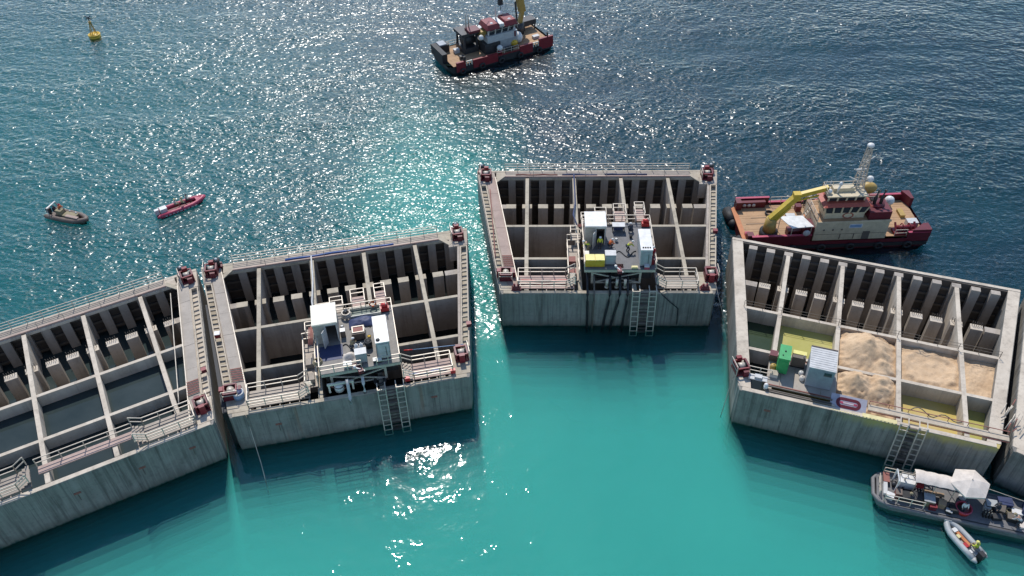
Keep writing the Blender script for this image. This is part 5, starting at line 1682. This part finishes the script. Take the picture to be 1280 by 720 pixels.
t, w = rib('inflatable_boat', 'dark inflatable boat with roll bar and brown tarps, leftmost on the sea', (-58.6, 91.4, 0), math.atan2(-2.1, 6.0), 6.0, 2.3, .33, 'brown', 'brown', 'darksteel')
m = MB().use(M['white']).tube([(-2.3, -.95, .6), (-2.4, -.8, 1.7), (-2.4, .8, 1.7), (-2.3, .95, .6)], .09, 8); m.build('roll_bar', t)
m = MB().use(M['khaki']).box(-.6, 1.3, -.5, .5, .2, .75).box(-1.7, -.8, -.35, .35, .2, 1.2); m.use(M['cover']).box(.0, 1.9, -.62, -.2, .2, .85); m.use(M['white']).ball((-.2, .6, .8), .12).ball((.9, .5, .8), .12); m.build('console', t)
fd = Frame(-58.6, 91.4, math.atan2(-2.1, 6.0))
person('sit', 'person in red jacket seated behind the console of the dark inflatable', fd, (-1.4, .4, .5), -1.57, 'hivisorange', 'trousers', 'redcloth')
person('sit', 'person in dark clothes at the stern of the dark inflatable', fd, (-2.2, .1, .3), -1.57, 'trousers', 'trousers', 'trousers')

ang = math.atan2(42.7 - 38.9, 39.0 - 40.6)
t, w = rib('inflatable_boat', 'small grey inflatable boat tied alongside the work barge', (39.85, 40.85, 0), ang, 3.9, 1.75, .27, 'tube', 'tube', 'black')
m = MB().use(M['orange']).box(-.9, .9, -.25, .05, .16, .34).use(M['white']).box(.7, 1.1, -.25, .2, .17, .4).use(M['paleyellow']).box(.1, .45, .0, .3, .17, .4).use(M['redcloth']).box(-.9, -.45, .05, .4, .17, .42).use(M['white']).box(-1.5, -1.2, .2, .5, .17, .4); m.build('cargo', t)
fg = Frame(39.85, 40.85, ang)
person('sit', 'person in yellow top and helmet steering the grey inflatable', fg, (-1.2, -.25, .16), -1.57, 'hivis', 'khaki', 'lemon')

# navigation buoy
t = thing('marker_buoy', 'small yellow marker buoy far out at the upper left', 'buoy', WORLD, (-73.2, 144.2, 0))
m = MB().use(M['yellow']).tube([(0, 0, -.6), (0, 0, .5)], 1.0, 18).torus((0, 0, .45), .95, .14); m.build('float', t)
m = MB().use(M['ochre'])
for a in range(4):
    c, s = math.cos(a * 1.571), math.sin(a * 1.571)
    m.bar((c * .6, s * .6, .5), (c * .15, s * .15, 2.6), .1)
m.tube([(0, 0, 2.5), (0, 0, 2.9)], .25, 10); m.build('tower', t)
m = MB().use(M['darksteel']).bar((-.5, 0, 3.3), (.5, 0, 3.9), .14).bar((-.5, 0, 3.9), (.5, 0, 3.3), .14).bar((0, 0, 2.9), (0, 0, 3.5), .12); m.build('topmark', t)

# ------------------------------------------------------------------ work barge at the lower right
fB = Frame(40.7, 44.15, -.30)
t = thing('work_barge', 'long grey dive barge moored below the sand filled caisson', 'barge', fB, (0, 0, 0))
m = MB().use(M['barge'])
secs = []
for x, w_, z in ((-7.3, 1.2, .25), (-6.8, 1.7, -.3), (-5.8, 1.85, -.6), (7.0, 1.85, -.6), (7.6, 1.7, -.2)):
    secs.append([(x, -w_, .75), (x, -w_, z), (x, w_, z), (x, w_, .75)])
hull_loft(m, secs); m.build('hull', t)
m = MB().use(M['deckgrey']).prism([(-7.2, -1.15), (-6.7, -1.65), (7.4, -1.65), (7.4, 1.65), (-6.7, 1.65), (-7.2, 1.15)], .752, .8); m.build('deck', t)
m = MB().use(M['barge']).tube([(7.2, -1.85, .62), (-6.0, -1.85, .62), (-7.0, -1.5, .62), (-7.45, -.9, .62), (-7.45, .9, .62), (-7.0, 1.5, .62), (-6.0, 1.85, .62), (7.2, 1.85, .62)], .2, 10); m.build('gunwale_tube', t)
m = MB().use(M['rail']).rail([(-6.6, -1.55, .8), (-3.2, -1.55, .8)], 1.0, .03, 1.1, 2).rail([(-6.6, 1.55, .8), (-2.8, 1.55, .8)], 1.0, .03, 1.1, 2).rail([(-7.0, -1.0, .8), (-7.0, 1.0, .8)], .7, .03, 1.0, 2); m.build('guard_rail', t)
m = MB().use(M['white']).box(-1.3, -.7, -2.07, -2.05, .5, .72); m.use(M['white'])
m.build('number_plate', t)
def clutter(name, label, cat, x, y, z, fn, rz=0):
    tt = thing(name, label, cat, fB, (x, y, z), rz)
    fn(tt)
    return tt
def _awn(tt):
    m = MB().use(M['tarp'])
    n = 10; g = []
    for j in range(n + 1):
        for i in range(n + 1):
            x, y = -1.75 + 3.5 * i / n, -.75 + 1.5 * j / n
            g.append((x, y, 2.25 - .25 * (y / .75) ** 2 - .05 * math.cos(i * 2.1)))
    m._add(g, [[j * (n + 1) + i, j * (n + 1) + i + 1, (j + 1) * (n + 1) + i + 1, (j + 1) * (n + 1) + i] for j in range(n) for i in range(n)], True)
    m._add([(p[0], p[1], p[2] - .03) for p in g], [[j * (n + 1) + i, (j + 1) * (n + 1) + i, (j + 1) * (n + 1) + i + 1, j * (n + 1) + i + 1] for j in range(n) for i in range(n)], True)
    m.build('canopy', tt)
    for sx in (-1, 0, 1):
        m = MB().use(M['rail']).tube([(sx * 1.65, -.74, 0), (sx * 1.65, -.74, 1.95), (sx * 1.65, 0, 2.2), (sx * 1.65, .74, 1.95), (sx * 1.65, .74, 0)], .04, 6); m.build('frame', tt)
    m = MB().use(M['wood']).box(-1.3, 1.2, -.55, -.15, .35, .45).box(-1.2, -1.05, -.5, -.2, 0, .35).box(.9, 1.05, -.5, -.2, 0, .35); m.build('bench', tt)
clutter('awning', 'long pale canvas awning over the middle of the dive barge', 'awning', -2.55, .55, .8, _awn)
def _par(tt):
    n = 6; Rr = 1.75
    m = MB().use(M['tarp'])
    rim = [(Rr * math.cos(2 * math.pi * (i + .2) / n), Rr * math.sin(2 * math.pi * (i + .2) / n), 2.25) for i in range(n)]
    mid = [(p[0] * .5, p[1] * .5, 2.62) for p in rim]
    hang = [(p[0], p[1], 2.08) for p in rim]
    vs = [(0, 0, 2.85)] + mid + rim + hang
    fs = [[0, 1 + i, 1 + (i + 1) % n] for i in range(n)] + [[1 + i, 7 + i, 7 + (i + 1) % n, 1 + (i + 1) % n] for i in range(n)] + [[7 + i, 13 + i, 13 + (i + 1) % n, 7 + (i + 1) % n] for i in range(n)]
    m._add(vs, fs); m.build('canopy', tt)
    m = MB().use(M['rail']).tube([(0, 0, 0), (0, 0, 2.95)], .05, 8).use(M['palegrey']).tube([(0, 0, 0), (0, 0, .12)], .35, 12); m.build('pole', tt)
    for i in range(n):
        m = MB().use(M['rail']).bar((0, 0, 2.78), (rim[i][0], rim[i][1], 2.22), .035); m.build('rib', tt)
clutter('parasol', 'large pale six sided parasol standing on the dive barge', 'parasol', .35, .75, .8, _par)
def _tub(tt):
    m = MB().use(M['brightred']).tube([(0, 0, 0), (0, 0, .5)], .62, 18, .7); m.use(M['maroon']).tube([(0, 0, .5), (0, 0, .51)], .55, 16); m.build('body', tt)
    m = MB().use(M['pinkred']).torus((0, 0, .5), .68, .07); m.build('rim', tt)
clutter('round_tub', 'round red tub on the barge under the parasol edge', 'tub', .25, -.75, .8, _tub)
def _cpr(tt):
    m = MB().use(M['white']).box(-.85, .5, -.5, .5, .1, 1.0).use(M['darksteel']).box(-.9, .9, -.55, .55, 0, .1); m.build('body', tt)
    m = MB().use(M['red']).box(.5, 1.15, -.6, .5, .1, 1.15); m.build('side_tank', tt)
    m = MB().use(M['rail']).rail([(-.8, .3, 1.0), (.4, .3, 1.0)], .4, .03, .5, 1).tube([(-.5, -.2, 1.0), (-.5, -.2, 1.4)], .08, 8); m.build('pipework', tt)
clutter('compressor', 'white and red compressor near the left end of the barge', 'compressor', -4.45, .75, .8, _cpr)
def _frm(tt):
    m = MB().use(M['white']).bar((-.1, .6, 0), (-.1, .6, 1.9), .12).bar((-.1, .6, 1.9), (.1, -.5, 1.6), .1).bar((.1, -.5, 0), (.1, -.5, 1.6), .12); m.build('frame', tt)
    m = MB().use(M['darksteel']).tube([(0, -.1, .3), (0, .3, .3)], .25, 10); m.build('drum', tt)
clutter('dive_davit', 'white davit frame with small drum at the barge left end', 'davit', -5.7, .3, .8, _frm)
def crate_fn(w_, d, hh, a, b):
    def fn(tt):
        m = MB().use(M[a]).box(-w_ / 2, w_ / 2, -d / 2, d / 2, 0, hh); m.build('body', tt)
        m = MB().use(M[b]).box(-w_ / 2 - .03, w_ / 2 + .03, -d / 2 - .03, d / 2 + .03, hh + .002, hh + .05); m.build('lid', tt)
    return fn
for x, y, w_, d, hh, a, b, lb in (
    (-6.4, .9, .5, 1.0, .4, 'brown', 'rustred', 'rusty crate at the left bow of the barge'), (-6.5, -.3, .3, 1.3, .35, 'white', 'palegrey', 'long narrow white box at the barge bow'),
    (-4.9, -.8, 1.0, .8, .55, 'darksteel', 'black', 'black crate on the near side behind the barge rail'), (-3.7, -.6, .8, .9, .6, 'black', 'darksteel', 'dark crate beside the red and white compressor'),
    (-2.75, -.7, .9, .9, .75, 'khaki', 'grey', 'olive crate in front of the pale awning'), (-2.4, -1.25, .6, .45, .5, 'maroon', 'red', 'small maroon crate at the barge near rail'),
    (-1.6, -.75, .6, .6, .6, 'wood', 'wood', 'brown timber crate by the awning front'), (-.4, -1.0, 1.1, .6, .5, 'black', 'black', 'long black case on the barge near edge'),
    (2.6, .2, .9, .7, .8, 'darksteel', 'grey', 'grey machine crate right of the red tub'), (3.1, -.8, .8, .5, .4, 'black', 'darksteel', 'low black case near the barge edge right of the parasol'),
    (3.9, .9, 1.2, .8, .6, 'navy', 'navy', 'navy covered crate on the far side of the barge'), (4.4, -.6, .9, .6, .5, 'black', 'wale', 'dark case left of the big white board on the barge'),
    (4.9, .2, .9, .5, .35, 'palegrey', 'white', 'white lidded crate at the right part of the barge'), (6.1, 1.0, 1.1, .8, .7, 'navy', 'blue', 'blue covered crate at the far right of the barge')):
    clutter('crate', lb, 'crate', x, y, .8, crate_fn(w_, d, hh, a, b), random.uniform(-.2, .2))
m = MB().use(M['tarp']).box(-.75, .75, -.4, .4, 0, .1).box(-.7, .7, -.35, .35, .1, .16)
solo(m, 'white_board', 'broad white board lying on the right end of the barge', 'board', fB, (5.7, -.9, .82), .1)
for i, (x, y, lb) in enumerate(((4.2, .2, 'khaki rope coil between crates on the barge'), (-5.2, .2, 'black hose coil in front of the davit'))):
    coil(fB, x, y, .81, .35, ('khaki', 'black')[i], lb)
hose(fB, [(.0, 1.3, 2.6), (3, 1.2, 2.1), (6, .9, 1.8), (8.0, .6, 1.7)], .03, 'rail', 'pale line stretched over the right half of the barge', 'mooring_rope')
person('stand', 'person in white top and dark trousers at the barge edge above the dinghy', fB, (.15, -1.0, .8), 3.3, 'white', 'trousers', 'trousers')
person('sit', 'person in navy jacket sitting among crates on the barge right end', fB, (6.5, .1, .8), 1.2, 'navy', 'trousers', 'trousers')
person('crouch', 'person in dark clothes working near the barge davit', fB, (-4.2, -1.0, .8), 1.0, 'trousers', 'trousers', 'khaki')

# ------------------------------------------------------------------ loose site clutter on the platforms and walls
def bucket(f, x, y, z, mat, label):
    t = thing('bucket', label, 'bucket', f, (x, y, z))
    m = MB().use(M[mat]).tube([(0, 0, 0), (0, 0, .38)], .15, 12, .19); m.build('body', t)
    m = MB().use(M['darksteel']).torus((0, 0, .38), .19, .02, 'Z', 14, 6).tube([(-.19, 0, .38), (-.12, .02, .52), (.12, .02, .52), (.19, 0, .38)], .012, 5); m.build('handle', t)
def pipes(f, x, y, z, rz, n, L, mat, label):
    t = thing('pipe_bundle', label, 'pipes', f, (x, y, z), rz)
    for i in range(n):
        m = MB().use(M[mat]).tube([(-L / 2 + .1 * (i % 2), (i % 4) * .13, .07 + .12 * (i // 4)), (L / 2 + .07 * (i % 3), (i % 4) * .13 + .03 * (i % 2), .07 + .12 * (i // 4))], .055, 8); m.build('pipe', t)
bucket(C[3], 1.2, 6.3, P3, 'white', 'white bucket in the middle of the grey platform deck')
bucket(C[3], 2.9, 6.9, P3, 'black', 'black bucket on the grey deck behind the leaning worker')
bucket(C[2], 2.5, 5.3, P2, 'yellow', 'yellow bucket beside the brown generator')
bucket(C[2], -.1, 7.4, P2, 'white', 'white bucket beside the cream hut wall')
pipes(C[3], .9, 9.2, P3, .05, 6, 1.7, 'rail', 'bundle of pale pipes at the back of the grey platform')
pipes(C[2], -3.1, 6.9, P2, 1.5, 5, 2.6, 'rustred', 'bundle of rusty pipes left of the cream hut')
pipes(C[3], -2.95 + .35, 8.9, P3, .1, 4, 1.0, 'rustred', 'short rusty pipes behind the white hut')
hose(C[3], [(.9 + .16 * i, 4.0 + .5 * math.sin(i * .55), P3 + .06) for i in range(16)], .05, 'black', 'black cable snaking over the grey deck before the container')
hose(C[3], [(-2.4 + .2 * i, 8.6 + .25 * math.sin(i * .9), P3 + .06) for i in range(14)], .05, 'rustred', 'rust red cable behind the white hut on the grey deck')
hose(C[2], [(-.2 + .15 * i, 4.9 - .1 * i + .35 * math.sin(i * .7), P2 + .06) for i in range(18)], .05, 'black', 'black cable winding between generator and grey cabinet')
hose(C[2], [(2.7 + .1 * i, 6.9 + .4 * math.sin(i * .8), P2 + .06) for i in range(15)], .05, 'black', 'black hose beside the tall grey container and tarpaulin')
hose(C[3], [(-3.1, 10.2, H0 + 1.6), (-3.4, 13, H0 + .9), (-3.05, 16, H0 + .35), (-3.0, 19, H0 + .15), (-3.0, 22.2, H0 + .3)], .09, 'navy', 'dark hose running along a cell wall to the middle back walkway')
hose(C[2], [(-3.0, 11.2, H0 + 1.4), (-3.2, 14, H0 + .6), (-3.0, 18, H0 + .15), (-3.0, 22.2, H0 + .3)], .09, 'palegrey', 'pale hose running along a cell wall from the cream hut')
hose(C[3], [(-9.6 + .55 * i, 1.35 + .12 * math.sin(i * 1.1), H0 + .24) for i in range(12)], .08, 'rustred', 'rust red hose along the left front walkway of the middle caisson')
hose(C[3], [(-9.6 + .55 * i, 1.9 + .1 * math.sin(i * .8 + 1), H0 + .24) for i in range(12)], .07, 'brightred', 'brighter red hose on the left front walkway of the middle caisson')
hose(C[2], [(5.6 + .45 * i, 1.35 + .1 * math.sin(i * 1.2), H0 + .25) for i in range(10)], .08, 'blue', 'blue hose on the right front walkway between red chocks')
hose(C[3], [(-12.6 - .08 * i, 6 + i * .95, H0 + .13) for i in range(15)], .06, 'rustred', 'rust red cable along the pinkish board of the middle caisson')
hose(C[1], [(9.4 + .18 * i, 4 + i * 1.1, H0 + .52) for i in range(16)], .05, 'rail', 'pale cable along the walk board beside the gap between the two left caissons')
for k, x, y, lb in ((1, 12.6, 7.0, 'small red box on the walk board of the flooded caisson'), (3, 13.3, 10.5, 'small red box on right wall of the middle caisson'), (2, 12.9, 7.0, 'small red box on the wall by the open gap')):
    box_crate(C[k], x, y, C[k].h + .12, .45, .4, .4, 'maroon', 'red', lb)
t = thing('life_ring', 'orange life ring hung on the rear rail of the dusty platform', 'life ring', C[2], (3.3, 9.66, P2 + .62))
m = MB().use(M['hivisorange']).torus((0, 0, 0), .32, .08, 'Y', 20, 8); m.build('ring', t)
m = MB().use(M['white'])
for a in range(4):
    q = a * math.pi / 2 + .78
    m.ball((.32 * math.cos(q), 0, .32 * math.sin(q)), .1)
m.build('band', t)
# barge: diving cylinders, more gear and a small canvas shade
for i in range(14):
    x, y = (-3.9 + .25 * (i % 5), -.15 + .26 * (i // 5)) if i < 8 else (2.0 + .26 * ((i - 8) % 3), -.9 + .27 * ((i - 8) // 3))
    t = thing('dive_cylinder', 'dark diving cylinder standing among crates on the barge', 'cylinder', fB, (x, y, .8), 0, 'diving cylinders on the barge')
    m = MB().use(M['black' if i % 3 else 'darksteel']).tube([(0, 0, 0), (0, 0, .6)], .1, 10).ball((0, 0, .6), .1, half=True, nv=4); m.build('body', t)
    m = MB().use(M['rail']).tube([(0, 0, .68), (0, 0, .8)], .035, 6); m.build('valve', t)
for x, y, w_, d, hh, a, b, lb in (
    (-6.1, -1.1, .6, .5, .5, 'palegrey', 'white', 'white lidded bin at the near bow corner of the barge'), (-5.4, -.7, .5, .6, .7, 'rustred', 'brown', 'rust brown drum box behind the barge bow rail'),
    (2.3, -.05, .5, .5, .6, 'palegrey', 'grey', 'pale grey box just right of the red tub'), (3.5, .1, .6, .8, .55, 'brown', 'wale', 'brown crate in the middle of the barge right half'),
    (5.5, .3, .5, .5, .9, 'navy', 'navy', 'upright navy bag beside the seated navy person'), (6.6, -.9, .6, .6, .4, 'khaki', 'wale', 'khaki case at the right end of the barge near edge'),
    (-1.0, -1.3, .5, .4, .35, 'black', 'grey', 'small black case at the barge edge below the awning')):
    clutter('crate', lb, 'crate', x, y, .8, crate_fn(w_, d, hh, a, b), random.uniform(-.3, .3))
person('stand', 'person in black wetsuit standing right of the parasol', fB, (3.0, -.3, .8), 2.0, 'trousers', 'trousers', 'trousers')
person('bend', 'person in white shirt bending by the right crates', fB, (4.7, -1.1, .8), 1.0, 'palegrey', 'trousers', 'khaki')

m = MB().use(M['black'])  # black panel added to keep the sun out of the left gap
o2 = lambda y: -side(y) - .03
m.prism([(o2(.9), .9), (o2(.9) - .45, .9), (o2(17) - .22, 17), (o2(17), 17)], -7.5, 4.85)
solo(m, 'gap_sun_blocker', 'added black panel blocking sun in the gap between the two left caissons', 'sun blocker', C[2])
